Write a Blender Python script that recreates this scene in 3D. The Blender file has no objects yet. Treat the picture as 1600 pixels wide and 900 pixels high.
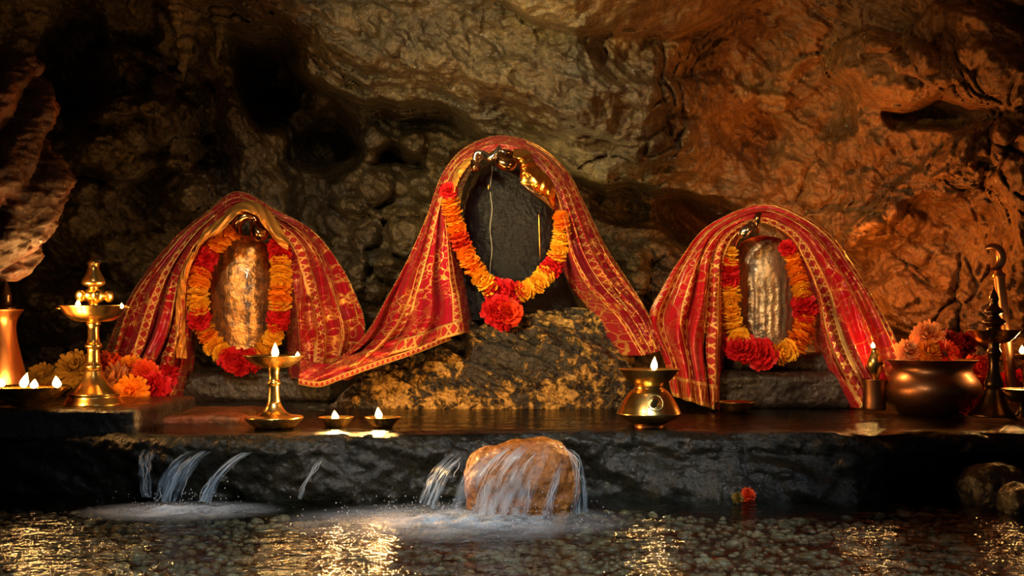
import bpy, bmesh, math, random
import numpy as np
from mathutils import Vector, Matrix

# ------------------------------------------------------------------ camera, world, lights, exposure
SC = bpy.context.scene
COL = SC.collection
F, HY, CZ = 1700.0, 500.0, 0.28          # focal length in px (1600 wide), horizon row, eye height above the ledge

cam_d = bpy.data.cameras.new('camera')
cam = bpy.data.objects.new('camera', cam_d); COL.objects.link(cam)
cam.location = (0, 0, CZ); cam.rotation_euler = (math.pi / 2, 0, 0)
cam_d.sensor_width = 36.0; cam_d.lens = F / 1600 * 36; cam_d.shift_y = (HY - 450) / 1600
cam_d.clip_start = 0.01
SC.camera = cam

SC.view_settings.view_transform = 'Standard'
SC.view_settings.look = 'None'
SC.view_settings.gamma = 1.0
SC.view_settings.use_curve_mapping = False
SC.view_settings.exposure = 0.5

W = bpy.data.worlds.new('world'); SC.world = W
W.use_nodes = True
W.node_tree.nodes['Background'].inputs[0].default_value = (0.45, 0.62, 0.8, 1)
W.node_tree.nodes['Background'].inputs[1].default_value = 0.018


def light(kind, name, loc, power, color, size=0.1, target=None, spot=60, blend=0.6):
    l = bpy.data.lights.new(name, kind)
    l.energy = power; l.color = color
    if kind == 'AREA':
        l.shape = 'DISK'; l.size = size
    else:
        l.shadow_soft_size = size
    if kind == 'SPOT':
        l.spot_size = math.radians(spot); l.spot_blend = blend
    o = bpy.data.objects.new(name, l); COL.objects.link(o)
    o.location = loc
    if target is not None:
        o.rotation_euler = (Vector(target) - Vector(loc)).to_track_quat('-Z', 'Y').to_euler()
    return o


# unseen flood lamps above the visitors and bulbs behind the shrines, added for light
light('SPOT', 'visitor_flood_lamp', (-0.52, 1.2, 1.45), 92, (1.0, 0.77, 0.50), 0.05, (-0.02, 3.6, 0.30), 59, 0.35)
light('SPOT', 'added_pool_spot', (0.35, 0.75, 2.1), 165, (0.74, 0.88, 1.0), 0.2, (-0.03, 1.98, -0.15), 46, 0.7)  # cool daylight spot added above the pool to brighten its pebbles
light('POINT', 'bulb_behind_right_shrine', (1.12, 3.74, 0.46), 20, (1.0, 0.34, 0.05), 0.08)
light('POINT', 'added_left_fill', (-0.75, 4.0, 0.44), 2.5, (1.0, 0.66, 0.30), 0.06)  # unseen warm fill added to brighten the left chamber
light('POINT', 'bulb_behind_central_shrine', (0.20, 4.12, 0.62), 2.2, (1.0, 0.72, 0.26), 0.08)
light('SPOT', 'ceiling_wash_lamp', (1.15, 2.15, 0.95), 20, (1.0, 0.46, 0.12), 0.05, (0.6, 3.6, 1.08), 84, 0.9)
light('SPOT', 'ridge_wash_lamp', (-0.75, 2.2, 0.98), 95, (1.0, 0.78, 0.33), 0.04, (0.12, 3.75, 0.88), 66, 0.9)


# ------------------------------------------------------------------ helpers
def P(px, py, d):
    return ((px - 800.0) / F * d, d, CZ - (py - HY) / F * d)


def PV(a):
    a = np.asarray(a, float)
    return np.stack([(a[..., 0] - 800) / F * a[..., 2], a[..., 2], CZ - (a[..., 1] - HY) / F * a[..., 2]], -1)


_rng = np.random.RandomState(7)
_perm = np.concatenate([_rng.permutation(256)] * 3)
_grad = _rng.normal(size=(256, 3)); _grad /= np.linalg.norm(_grad, axis=1)[:, None]


def perlin(p):
    p = np.asarray(p, float)
    i = np.floor(p).astype(int); f = p - i
    u = f * f * f * (f * (f * 6 - 15) + 10)
    i &= 255
    r = 0
    for dx in (0, 1):
        wx = u[..., 0] if dx else 1 - u[..., 0]
        for dy in (0, 1):
            wy = u[..., 1] if dy else 1 - u[..., 1]
            for dz in (0, 1):
                wz = u[..., 2] if dz else 1 - u[..., 2]
                h = _perm[_perm[_perm[i[..., 0] + dx] + i[..., 1] + dy] + i[..., 2] + dz]
                g = _grad[h]
                r = r + wx * wy * wz * (g[..., 0] * (f[..., 0] - dx) + g[..., 1] * (f[..., 1] - dy) + g[..., 2] * (f[..., 2] - dz))
    return r * 1.5


def fbm(p, octs=4, gain=0.5, ridged=False):
    p = np.asarray(p, float); a, s, r = 1.0, 1.0, 0
    for k in range(octs):
        n = perlin(p * s + 17.3 * k)
        if ridged: n = 1 - 2 * np.abs(n)
        r = r + a * n; a *= gain; s *= 2.03
    return r


_wp = _rng.rand(256, 3)


def worley(p):
    p = np.asarray(p, float); i = np.floor(p).astype(int)
    f1 = np.full(p.shape[:-1], 9.0); f2 = f1.copy()
    for dx in (-1, 0, 1):
        for dy in (-1, 0, 1):
            for dz in (-1, 0, 1):
                c = i + (dx, dy, dz); m = c & 255
                h = _perm[_perm[_perm[m[..., 0]] + m[..., 1]] + m[..., 2]]
                q = c + _wp[h] - p
                dd = np.sqrt((q * q).sum(-1))
                f2 = np.where(dd < f1, f1, np.minimum(f2, dd)); f1 = np.minimum(f1, dd)
    return f1, f2


def sstep(a, b, x):
    t = np.clip((x - a) / (b - a), 0, 1)
    return t * t * (3 - 2 * t)


def catmull(pts, n):
    """n points along a Catmull-Rom curve through pts, evenly by chord length"""
    pts = np.asarray(pts, float)
    if len(pts) == 2:
        return pts[0] + (pts[1] - pts[0]) * np.linspace(0, 1, n)[:, None]
    e = np.vstack([2 * pts[0] - pts[1], pts, 2 * pts[-1] - pts[-2]])
    dense = []
    for k in range(1, len(e) - 2):
        t = np.linspace(0, 1, 24, endpoint=False)[:, None]
        a, b, c, d = e[k - 1], e[k], e[k + 1], e[k + 2]
        dense.append(0.5 * ((2 * b) + (c - a) * t + (2 * a - 5 * b + 4 * c - d) * t ** 2 + (3 * b - a - 3 * c + d) * t ** 3))
    dense = np.vstack(dense + [pts[-1:]])
    L = np.concatenate([[0], np.cumsum(np.linalg.norm(np.diff(dense, axis=0), axis=1))])
    s = np.linspace(0, L[-1], n)
    return np.stack([np.interp(s, L, dense[:, k]) for k in range(pts.shape[1])], -1)


def interp(table, x):
    t = np.asarray(table, float)
    return np.interp(x, t[:, 0], t[:, 1])


def link(name, me, mat=None, parent=None, smooth=True):
    if mat is not None and not me.materials: me.materials.append(mat)
    if smooth and len(me.polygons):
        me.polygons.foreach_set('use_smooth', np.ones(len(me.polygons), bool))
    o = bpy.data.objects.new(name, me); COL.objects.link(o)
    if parent is not None: o.parent = parent
    return o


def raw_mesh(name, V, Q, uv=None):
    V = np.asarray(V, np.float32).reshape(-1, 3); Q = np.asarray(Q, np.int32)
    me = bpy.data.meshes.new(name)
    k = Q.shape[1]
    me.vertices.add(len(V)); me.vertices.foreach_set('co', V.ravel())
    me.loops.add(Q.size); me.loops.foreach_set('vertex_index', Q.ravel())
    me.polygons.add(len(Q)); me.polygons.foreach_set('loop_start', np.arange(0, Q.size, k, dtype=np.int32))
    me.update(calc_edges=True)
    if uv is not None:
        l = me.uv_layers.new(name='UVMap')
        l.data.foreach_set('uv', np.asarray(uv, np.float32).reshape(-1, 2)[Q.ravel()].ravel())
    me.validate()
    return me


def grid_faces(n, m, wrap_m=False):
    a = np.arange(n * m).reshape(n, m)
    if wrap_m: a = np.hstack([a, a[:, :1]])
    return np.stack([a[:-1, :-1], a[1:, :-1], a[1:, 1:], a[:-1, 1:]], -1).reshape(-1, 4)


def grid_obj(name, V, mat, parent=None, uv=None, wrap=False):
    n, m = V.shape[:2]
    return link(name, raw_mesh(name, V, grid_faces(n, m, wrap), uv), mat, parent)


def lathe_mesh(name, prof, n=40, sub=3, caps=True):
    """prof: (radius, z) from bottom to top around the origin; smoothed along the profile"""
    pr = np.asarray(prof, float)
    if sub > 1:
        out = []
        for a, b in zip(pr[:-1], pr[1:]):
            out += [a + (b - a) * t for t in np.linspace(0, 1, sub, endpoint=False)]
        pr = np.asarray(out + [pr[-1]])
        for _ in range(2):
            q = pr.copy(); q[1:-1] = 0.25 * pr[:-2] + 0.5 * pr[1:-1] + 0.25 * pr[2:]; pr = q
    th = np.linspace(0, 2 * math.pi, n, endpoint=False)
    V = np.stack([pr[:, :1] * np.cos(th), pr[:, :1] * np.sin(th), np.repeat(pr[:, 1:], n, 1)], -1)
    me = raw_mesh(name, V, grid_faces(len(pr), n, True))
    if caps:
        bm = bmesh.new(); bm.from_mesh(me)
        bmesh.ops.holes_fill(bm, edges=[e for e in bm.edges if e.is_boundary], sides=0)
        bmesh.ops.recalc_face_normals(bm, faces=bm.faces)
        bm.to_mesh(me); bm.free()
    return me


def lathe_px(name, prof, cx, d, mat, parent, base_py, n=40, sub=3):
    """prof given as (half width px, row px) from bottom to top; origin at the row base_py below cx"""
    s = d / F
    me = lathe_mesh(name, [(max(r, 0.02) * s, (base_py - y) * s) for r, y in prof], n, sub)
    o = link(name, me, mat, parent)
    return o


def tube_mesh(name, paths, radii, seg=6):
    """paths: list of (n,3) arrays; radii: float or arrays; joined in one mesh"""
    Vs, Qs, off = [], [], 0
    for p, r in zip(paths, radii):
        p = np.asarray(p, float); n = len(p)
        r = np.broadcast_to(np.asarray(r, float), (n,))
        t = np.gradient(p, axis=0); t /= np.linalg.norm(t, axis=1)[:, None] + 1e-12
        up = np.tile([0.31, 0.2, 0.93], (n, 1)); 
        a = np.cross(t, up); a /= np.linalg.norm(a, axis=1)[:, None] + 1e-9
        b = np.cross(t, a)
        th = np.linspace(0, 2 * math.pi, seg, endpoint=False)
        V = p[:, None] + r[:, None, None] * (np.cos(th)[None, :, None] * a[:, None] + np.sin(th)[None, :, None] * b[:, None])
        Vs.append(V.reshape(-1, 3)); Qs.append(grid_faces(n, seg, True) + off); off += n * seg
    return raw_mesh(name, np.vstack(Vs), np.vstack(Qs))


_ico = {}


def ico(level):
    if level not in _ico:
        bm = bmesh.new(); bmesh.ops.create_icosphere(bm, subdivisions=level, radius=1)
        V = np.array([v.co[:] for v in bm.verts]); T = np.array([[v.index for v in f.verts] for f in bm.faces]); bm.free()
        _ico[level] = (V, T)
    return _ico[level]


def blobs_mesh(name, centers, radii, level=1, squash=None, rough=0.0, seed=0):
    """many small ellipsoids joined in one mesh"""
    V, T = ico(level); r = np.random.RandomState(seed)
    c = np.asarray(centers, float); n = len(c)
    R = np.asarray(radii, float).reshape(n, -1)
    if R.shape[1] == 1: R = np.repeat(R, 3, 1)
    VV = V[None] * R[:, None] * (1 + rough * r.normal(size=(n, len(V), 1)))
    an = r.rand(n) * 6.283
    ca, sa = np.cos(an)[:, None], np.sin(an)[:, None]
    VV = np.stack([VV[..., 0] * ca - VV[..., 1] * sa, VV[..., 0] * sa + VV[..., 1] * ca, VV[..., 2]], -1) + c[:, None]
    TT = T[None] + (np.arange(n) * len(V))[:, None, None]
    return raw_mesh(name, VV.reshape(-1, 3), TT.reshape(-1, 3))


def rock_mesh(name, half, rnd, level=40, amp=0.02, scale=4.0, seed=0.0, fine=0.25, ridged=False, chip=0.0):
    """rounded block of half sizes half, displaced like worn rock, origin at its centre"""
    n = level
    g = np.linspace(-1, 1, n)
    a, b = np.meshgrid(g, g, indexing='ij')
    o = np.ones_like(a); Vs, Qs, off = [], [], 0
    for ax in range(3):
        for sg in (-1, 1):
            c = [a, b]; c.insert(ax, o * sg)
            Vs.append(np.stack(c, -1).reshape(-1, 3))
            q = grid_faces(n, n)
            flip = (sg > 0) == (ax == 1)
            Qs.append((q[:, ::-1] if not flip else q) + off); off += n * n
    C = np.vstack(Vs); H = np.asarray(half, float)
    p = C * H; inn = np.clip(p, -(H - rnd), H - rnd)
    dv = p - inn; ln = np.linalg.norm(dv, axis=1)[:, None]
    nr = dv / (ln + 1e-9)
    p = inn + nr * np.minimum(ln, rnd) if rnd > 0 else p
    q = p * scale + seed
    disp = fbm(q, 4, 0.5, ridged) + fine * fbm(q * 4.1, 3)
    if chip:
        f1, f2 = worley(q * 1.7); disp = disp - chip * np.clip(0.35 - (f2 - f1), 0, 1)
    out = p / (np.linalg.norm(p / H, axis=1)[:, None] + 1e-9)
    dirn = np.where(ln > 1e-6, nr, out / np.linalg.norm(out, axis=1)[:, None])
    p = p + dirn * (amp * disp)[:, None]
    me = raw_mesh(name, p, np.vstack(Qs))
    bm = bmesh.new(); bm.from_mesh(me)
    bmesh.ops.remove_doubles(bm, verts=bm.verts, dist=1e-5 + max(H) * 1e-4)
    bmesh.ops.recalc_face_normals(bm, faces=bm.faces)
    bm.to_mesh(me); bm.free()
    return me


def tag(o, label=None, cat=None, group=None, kind=None):
    if label: o['label'] = label
    if cat: o['category'] = cat
    if group: o['group'] = group
    if kind: o['kind'] = kind
    return o


def thing(name, loc, label, cat, group=None):
    o = bpy.data.objects.new(name, None); COL.objects.link(o); o.location = loc
    o.empty_display_size = 0.05
    return tag(o, label, cat, group)


def child(name, me, mat, parent, loc=(0, 0, 0), rot=(0, 0, 0), scale=None):
    o = link(name, me, mat, parent); o.location = loc; o.rotation_euler = rot
    if scale is not None: o.scale = (scale,) * 3 if np.isscalar(scale) else scale
    return o


# ------------------------------------------------------------------ materials
class NB:
    def __init__(s, name):
        s.m = bpy.data.materials.new(name); s.m.use_nodes = True
        s.t = s.m.node_tree; s.t.nodes.clear()
        s.out = s.t.nodes.new('ShaderNodeOutputMaterial')

    def n(s, typ, **kw):
        nd = s.t.nodes.new('ShaderNode' + typ)
        for k, v in kw.items():
            if k in nd.inputs: s.set(nd.inputs[k], v)
            else: setattr(nd, k, v)
        return nd

    def set(s, sock, v):
        if hasattr(v, 'is_linked') or isinstance(v, bpy.types.NodeSocket): s.t.links.new(v, sock)
        else: sock.default_value = v

    def inp(s, nd, i, v): s.set(nd.inputs[i], v); return nd

    def ramp(s, fac, stops):
        r = s.n('ValToRGB'); s.set(r.inputs[0], fac)
        e = r.color_ramp.elements
        while len(e) < len(stops): e.new(0.5)
        for k, (p, c) in enumerate(stops):
            e[k].position = p; e[k].color = c if len(c) == 4 else (*c, 1)
        return r.outputs[0]

    def math(s, op, a, b=None, c=None):
        m = s.n('Math', operation=op); s.set(m.inputs[0], a)
        if b is not None: s.set(m.inputs[1], b)
        if c is not None: s.set(m.inputs[2], c)
        return m.outputs[0]

    def mix(s, fac, a, b, blend='MIX'):
        m = s.n('Mix', data_type='RGBA', blend_type=blend)
        s.set(m.inputs[0], fac); s.set(m.inputs[6], a); s.set(m.inputs[7], b)
        return m.outputs[2]

    def noise(s, vec, scale, detail=4, rough=0.55, dist=0.0):
        n = s.n('TexNoise'); s.set(n.inputs['Vector'], vec)
        n.inputs['Scale'].default_value = scale; n.inputs['Detail'].default_value = detail
        n.inputs['Roughness'].default_value = rough; n.inputs['Distortion'].default_value = dist
        return n

    def voro(s, vec, scale, feature='F1', rnd=1.0):
        n = s.n('TexVoronoi', feature=feature); s.set(n.inputs['Vector'], vec)
        n.inputs['Scale'].default_value = scale; n.inputs['Randomness'].default_value = rnd
        return n

    def bump(s, h, strength=0.5, dist=0.01, normal=None):
        b = s.n('Bump'); s.set(b.inputs['Height'], h)
        b.inputs['Strength'].default_value = strength; b.inputs['Distance'].default_value = dist
        if normal is not None: s.set(b.inputs['Normal'], normal)
        return b.outputs[0]

    def bsdf(s, **kw):
        b = s.n('BsdfPrincipled')
        for k, v in kw.items(): s.set(b.inputs[k.replace('_', ' ')], v)
        return b

    def done(s, sh):
        s.t.links.new(sh.outputs[0] if hasattr(sh, 'outputs') else sh, s.out.inputs[0]); return s.m


def c4(r, g, b): return (r, g, b, 1.0)


def mat_rock(name, dark, mid, light_, rough=(0.28, 0.6), bump=0.8, scale=1.0, bd=0.012, stain=None, tint_right=False, spec=0.5, coat=0.0):
    b = NB(name); pos = b.n('NewGeometry').outputs['Position']
    n1 = b.noise(pos, 2.3 * scale, 6, 0.6, 0.15); n2 = b.noise(pos, 15 * scale, 8, 0.68)
    n3 = b.noise(pos, 55 * scale, 5, 0.6)
    v = b.voro(pos, 26 * scale, 'F1')
    f = b.math('ADD', b.math('MULTIPLY', n1.outputs[0], 0.6), b.math('MULTIPLY', n2.outputs[0], 0.4))
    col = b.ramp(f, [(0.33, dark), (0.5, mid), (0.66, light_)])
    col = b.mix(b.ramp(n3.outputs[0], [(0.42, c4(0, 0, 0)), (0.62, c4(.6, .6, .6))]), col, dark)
    if stain:
        n4 = b.noise(pos, 3.7 * scale, 3, 0.5, 0.4)
        col = b.mix(b.ramp(n4.outputs[0], [(0.5, c4(0, 0, 0)), (0.68, c4(.8, .8, .8))]), col, stain)
    if tint_right:   # redder right half with a wandering limit: rock colour plus orange lamplight painted in
        sx = b.n('SeparateXYZ'); b.set(sx.inputs[0], pos)
        fx = b.math('ADD', sx.outputs[0], b.math('MULTIPLY', sx.outputs[2], 0.55))
        fx = b.math('ADD', fx, b.math('MULTIPLY', n1.outputs[0], 0.8))
        k = b.n('MapRange'); b.set(k.inputs[0], fx); k.inputs[1].default_value = 1.35; k.inputs[2].default_value = 1.95
        warm_tone = b.ramp(f, [(0.33, c4(.035, .016, .006)), (0.5, c4(.16, .07, .021)), (0.66, c4(.32, .15, .046))])
        col = b.mix(k.outputs[0], col, warm_tone)
    rg = b.n('MapRange'); b.set(rg.inputs[0], n2.outputs[0]); rg.inputs[1].default_value = 0.35; rg.inputs[2].default_value = 0.65
    rg.inputs[3].default_value = rough[0]; rg.inputs[4].default_value = rough[1]
    h = b.math('ADD', b.math('MULTIPLY', n2.outputs[0], 1.0), b.math('MULTIPLY', n3.outputs[0], 0.35))
    h = b.math('ADD', h, b.math('MULTIPLY', v.outputs[0], 0.5))
    nm = b.bump(h, bump, bd)
    s = b.bsdf(Base_Color=col, Roughness=rg.outputs[0], Normal=nm, Specular_IOR_Level=spec)
    if coat:
        s.inputs['Coat Weight'].default_value = coat; s.inputs['Coat Roughness'].default_value = 0.12
        s.inputs['Coat IOR'].default_value = 1.33; b.set(s.inputs['Coat Normal'], nm)
    return b.done(s)


def mat_metal(name, col, rough=0.25, dark=None, bump=0.08, tarnish=0.4):
    b = NB(name); pos = b.n('TexCoord').outputs['Object']
    n = b.noise(pos, 38, 5, 0.6); n2 = b.noise(pos, 160, 3)
    c = b.mix(b.ramp(n.outputs[0], [(0.4, c4(0, 0, 0)), (0.75, c4(tarnish, tarnish, tarnish))]), col, dark or tuple(0.35 * x for x in col[:3]) + (1,))
    rg = b.n('MapRange'); b.set(rg.inputs[0], n.outputs[0]); rg.inputs[3].default_value = rough * 0.7; rg.inputs[4].default_value = rough * 1.5
    return b.done(b.bsdf(Base_Color=c, Metallic=1.0, Roughness=rg.outputs[0], Normal=b.bump(n2.outputs[0], bump, 0.002)))


def mat_cloth(name, red, red2, gold_amt=1.0, scale=1.0):
    b = NB(name); uv = b.n('UVMap').outputs[0]
    nd = b.noise(uv, 14 * scale, 2)
    wob = b.n('VectorMath', operation='ADD'); b.set(wob.inputs[0], uv)
    sc = b.n('VectorMath', operation='SCALE'); b.set(sc.inputs[0], nd.outputs[1]); sc.inputs['Scale'].default_value = 0.05 / scale
    b.set(wob.inputs[1], sc.outputs[0])
    v1 = b.voro(wob.outputs[0], 26 * scale, 'DISTANCE_TO_EDGE'); v2 = b.voro(wob.outputs[0], 44 * scale, 'F1')
    l1 = b.ramp(v1.outputs[0], [(0.022, c4(1, 1, 1)), (0.05, c4(0, 0, 0))])
    ring = b.math('ABSOLUTE', b.math('SUBTRACT', v2.outputs[0], 0.34))
    l2 = b.ramp(ring, [(0.025, c4(1, 1, 1)), (0.06, c4(0, 0, 0))])
    msk = b.noise(uv, 5 * scale, 2)
    mk = b.ramp(msk.outputs[0], [(0.40, c4(0, 0, 0)), (0.56, c4(1, 1, 1))])
    g = b.math('MAXIMUM', l1, l2)
    g = b.math('MULTIPLY', b.math('MULTIPLY', g, mk), gold_amt)
    g = b.math('MINIMUM', g, 1.0)
    big = b.noise(uv, 4, 2)
    base = b.mix(big.outputs[0], red, red2)
    weave = b.noise(uv, 420, 2)
    h = b.math('ADD', b.math('MULTIPLY', weave.outputs[0], 0.3), b.math('MULTIPLY', g, 1.0))
    nm = b.bump(h, 0.45, 0.003)
    cl = b.bsdf(Base_Color=base, Roughness=0.27, Normal=nm, Specular_IOR_Level=0.7, Sheen_Weight=0.08)
    cl.inputs['Sheen Tint'].default_value = (1, .25, .2, 1)
    go = b.bsdf(Base_Color=c4(1.0, .60, .15), Metallic=0.5, Roughness=0.28, Normal=nm)
    mx = b.n('MixShader'); b.set(mx.inputs[0], g); b.set(mx.inputs[1], cl.outputs[0]); b.set(mx.inputs[2], go.outputs[0])
    return b.done(mx)


def mat_zari(name, gold, red, rungs=70.0):
    """brocade border: v runs 0..1 across the band, u in metres along it"""
    b = NB(name); uv = b.n('UVMap').outputs[0]
    s = b.n('SeparateXYZ'); b.set(s.inputs[0], uv)
    u, v = s.outputs[0], s.outputs[1]
    e = b.math('ABSOLUTE', b.math('SUBTRACT', v, 0.5))
    edge = b.math('GREATER_THAN', e, 0.34)
    zig = b.math('PINGPONG', b.math('MULTIPLY', u, rungs), 1.0)
    tri = b.math('ABSOLUTE', b.math('SUBTRACT', b.math('MULTIPLY', zig, 0.6), e))
    rung = b.math('LESS_THAN', tri, 0.13)
    nz = b.noise(uv, 160, 3)
    wear = b.math('GREATER_THAN', nz.outputs[0], 0.36)
    g = b.math('MULTIPLY', b.math('MAXIMUM', edge, rung), wear)
    h = b.math('ADD', g, nz.outputs[0]); nm = b.bump(h, 0.6, 0.004)
    go = b.bsdf(Base_Color=gold, Metallic=0.5, Roughness=0.28, Normal=nm)
    cl = b.bsdf(Base_Color=red, Roughness=0.45, Normal=nm)
    mx = b.n('MixShader'); b.set(mx.inputs[0], g); b.set(mx.inputs[1], cl.outputs[0]); b.set(mx.inputs[2], go.outputs[0])
    return b.done(mx)


def mat_flower(name, c1, c2, sss=0.0):
    b = NB(name); oi = b.n('ObjectInfo'); pos = b.n('TexCoord').outputs['Object']
    n = b.noise(pos, 60, 3)
    f = b.math('ADD', b.math('MULTIPLY', oi.outputs['Random'], 0.6), b.math('MULTIPLY', n.outputs[0], 0.5))
    col = b.mix(f, c1, c2)
    p = b.bsdf(Base_Color=col, Roughness=0.55, Specular_IOR_Level=0.35)
    tr = b.n('BsdfTranslucent'); b.set(tr.inputs[0], col)
    mx = b.n('MixShader'); mx.inputs[0].default_value = 0.22; b.set(mx.inputs[1], p.outputs[0]); b.set(mx.inputs[2], tr.outputs[0])
    return b.done(mx)


def mat_plain(name, col, rough=0.5, metal=0.0, **kw):
    b = NB(name); pos = b.n('TexCoord').outputs['Object']; n = b.noise(pos, 50, 4)
    c = b.mix(n.outputs[0], col, tuple(min(1, 1.5 * x) for x in col[:3]) + (1,))
    return b.done(b.bsdf(Base_Color=c, Roughness=rough, Metallic=metal, Normal=b.bump(n.outputs[0], 0.2, 0.003), **kw))


def mat_flame(name):
    b = NB(name); pos = b.n('TexCoord').outputs['Generated']
    s = b.n('SeparateXYZ'); b.set(s.inputs[0], pos)
    col = b.ramp(s.outputs[2], [(0.0, c4(1.0, .42, .08)), (0.25, c4(1.0, .78, .38)), (0.65, c4(1, .72, .30)), (1.0, c4(1, .38, .06))])
    e = b.n('Emission'); b.set(e.inputs[0], col); e.inputs[1].default_value = 9
    return b.done(e)


def mat_water(name, ripple=0.5, tint=(0.80, 0.88, 0.84, 1), scale=1.0):
    b = NB(name); pos = b.n('NewGeometry').outputs['Position']
    mp = b.n('Mapping'); b.set(mp.inputs[0], pos); mp.inputs['Scale'].default_value = (1, 1.7, 1)
    n1 = b.noise(mp.outputs[0], 9 * scale, 3, 0.5, 0.6); n2 = b.noise(mp.outputs[0], 34 * scale, 3, 0.55)
    h = b.math('ADD', n1.outputs[0], b.math('MULTIPLY', n2.outputs[0], 0.35))
    nm = b.bump(h, ripple, 0.03)
    fr = b.n('Fresnel', IOR=1.33); b.set(fr.inputs['Normal'], nm)
    gl = b.n('BsdfGlossy'); gl.inputs['Roughness'].default_value = 0.06; b.set(gl.inputs['Normal'], nm)
    tp = b.n('BsdfTransparent'); tp.inputs[0].default_value = tint
    mx = b.n('MixShader'); b.set(mx.inputs[0], fr.outputs[0]); b.set(mx.inputs[1], tp.outputs[0]); b.set(mx.inputs[2], gl.outputs[0])
    return b.done(mx)


def mat_stream(name, density=0.45, col=(0.8, 0.88, 0.92, 1)):
    b = NB(name); pos = b.n('NewGeometry').outputs['Position']; n = b.noise(pos, 70, 3)
    nm = b.bump(n.outputs[0], 0.5, 0.01)
    p = b.bsdf(Base_Color=col, Roughness=0.15, Normal=nm, Specular_IOR_Level=0.7)
    tl = b.n('BsdfTranslucent'); tl.inputs[0].default_value = col
    m0 = b.n('MixShader'); m0.inputs[0].default_value = 0.4; b.set(m0.inputs[1], p.outputs[0]); b.set(m0.inputs[2], tl.outputs[0])
    tp = b.n('BsdfTransparent')
    mx = b.n('MixShader'); mx.inputs[0].default_value = density; b.set(mx.inputs[1], tp.outputs[0]); b.set(mx.inputs[2], m0.outputs[0])
    return b.done(mx)


def mat_streak(name, amt=0.85, col=(0.80, 0.88, 0.94, 1), scale=34.0):
    """silky falling water: u runs across the sheet, v along the flow"""
    b = NB(name); uv = b.n('UVMap').outputs[0]
    mp = b.n('Mapping'); b.set(mp.inputs[0], uv); mp.inputs['Scale'].default_value = (scale, 2.2, 1)
    oi = b.n('ObjectInfo'); cx = b.n('CombineXYZ'); b.set(cx.inputs[2], b.math('MULTIPLY', oi.outputs['Random'], 50.0)); b.set(mp.inputs['Location'], cx.outputs[0])
    n = b.noise(mp.outputs[0], 1.0, 2, 0.5, 0.3)
    sx = b.n('SeparateXYZ'); b.set(sx.inputs[0], uv)
    edge = b.math('MULTIPLY', b.math('MULTIPLY', sx.outputs[0], b.math('SUBTRACT', 1.0, sx.outputs[0])), 4.0)
    edge = b.math('POWER', edge, 0.6)
    fade = b.n('MapRange', interpolation_type='SMOOTHSTEP'); b.set(fade.inputs[0], sx.outputs[1]); fade.inputs[1].default_value = 0.0; fade.inputs[2].default_value = 0.4
    edge = b.math('MULTIPLY', edge, fade.outputs[0])
    k = b.math('MULTIPLY', b.ramp(n.outputs[0], [(0.40, c4(.03, .03, .03)), (0.70, (amt, amt, amt, 1))]), edge)
    nm = b.bump(n.outputs[0], 0.8, 0.01)
    p = b.bsdf(Base_Color=col, Roughness=0.2, Normal=nm, Specular_IOR_Level=0.8)
    tl = b.n('BsdfTranslucent'); tl.inputs[0].default_value = col
    m0 = b.n('MixShader'); m0.inputs[0].default_value = 0.45; b.set(m0.inputs[1], p.outputs[0]); b.set(m0.inputs[2], tl.outputs[0])
    tp = b.n('BsdfTransparent')
    mx = b.n('MixShader'); b.set(mx.inputs[0], k); b.set(mx.inputs[1], tp.outputs[0]); b.set(mx.inputs[2], m0.outputs[0])
    return b.done(mx)


def mat_foam(name):
    b = NB(name); tc = b.n('TexCoord'); pos = b.n('NewGeometry').outputs['Position']
    uv = b.n('UVMap').outputs[0]; s = b.n('SeparateXYZ'); b.set(s.inputs[0], uv)
    n = b.noise(pos, 12, 6, 0.65, 0.8); n2 = b.noise(pos, 120, 3, 0.6)
    f = b.math('MULTIPLY', s.outputs[0], b.ramp(n.outputs[0], [(0.30, c4(.25, .25, .25)), (0.62, c4(1, 1, 1))]))
    f = b.math('MULTIPLY', f, b.math('ADD', 0.5, b.math('MULTIPLY', n2.outputs[0], 1.0)))
    p = b.bsdf(Base_Color=c4(.75, .84, .88), Roughness=0.5, Normal=b.bump(n2.outputs[0], 0.6, 0.01))
    tp = b.n('BsdfTransparent')
    mx = b.n('MixShader'); b.set(mx.inputs[0], f); b.set(mx.inputs[1], tp.outputs[0]); b.set(mx.inputs[2], p.outputs[0])
    return b.done(mx)


M = {}
M['cave'] = mat_rock('cave_rock', c4(.022, .015, .009), c4(.115, .080, .036), c4(.28, .205, .09), (0.14, 0.46), 1.0, 1.0, 0.022, c4(.05, .042, .028), True, 0.65, 0.25)
M['near_rock'] = mat_rock('near_rock', c4(.022, .006, .002), c4(.075, .026, .008), c4(.15, .07, .024), (0.25, 0.5), 0.8, 1.6, 0.012, c4(.20, .05, .02))
M['ledge'] = mat_rock('wet_ledge_rock', c4(.005, .005, .004), c4(.016, .015, .010), c4(.036, .031, .019), (0.08, 0.18), 0.9, 3.2, 0.004, None, False, 0.24, 0.0)
M['dark_rock'] = mat_rock('dark_wet_rock', c4(.008, .007, .006), c4(.028, .022, .017), c4(.07, .055, .04), (0.15, 0.42), 0.8, 2.0, 0.008, None, False, 0.6, 0.5)
M['gold_rock'] = mat_rock('gilt_boulder_rock', c4(.02, .015, .010), c4(.12, .085, .04), c4(.34, .23, .085), (0.18, 0.45), 0.9, 2.4, 0.010, None, False, 0.6, 0.4)
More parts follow.
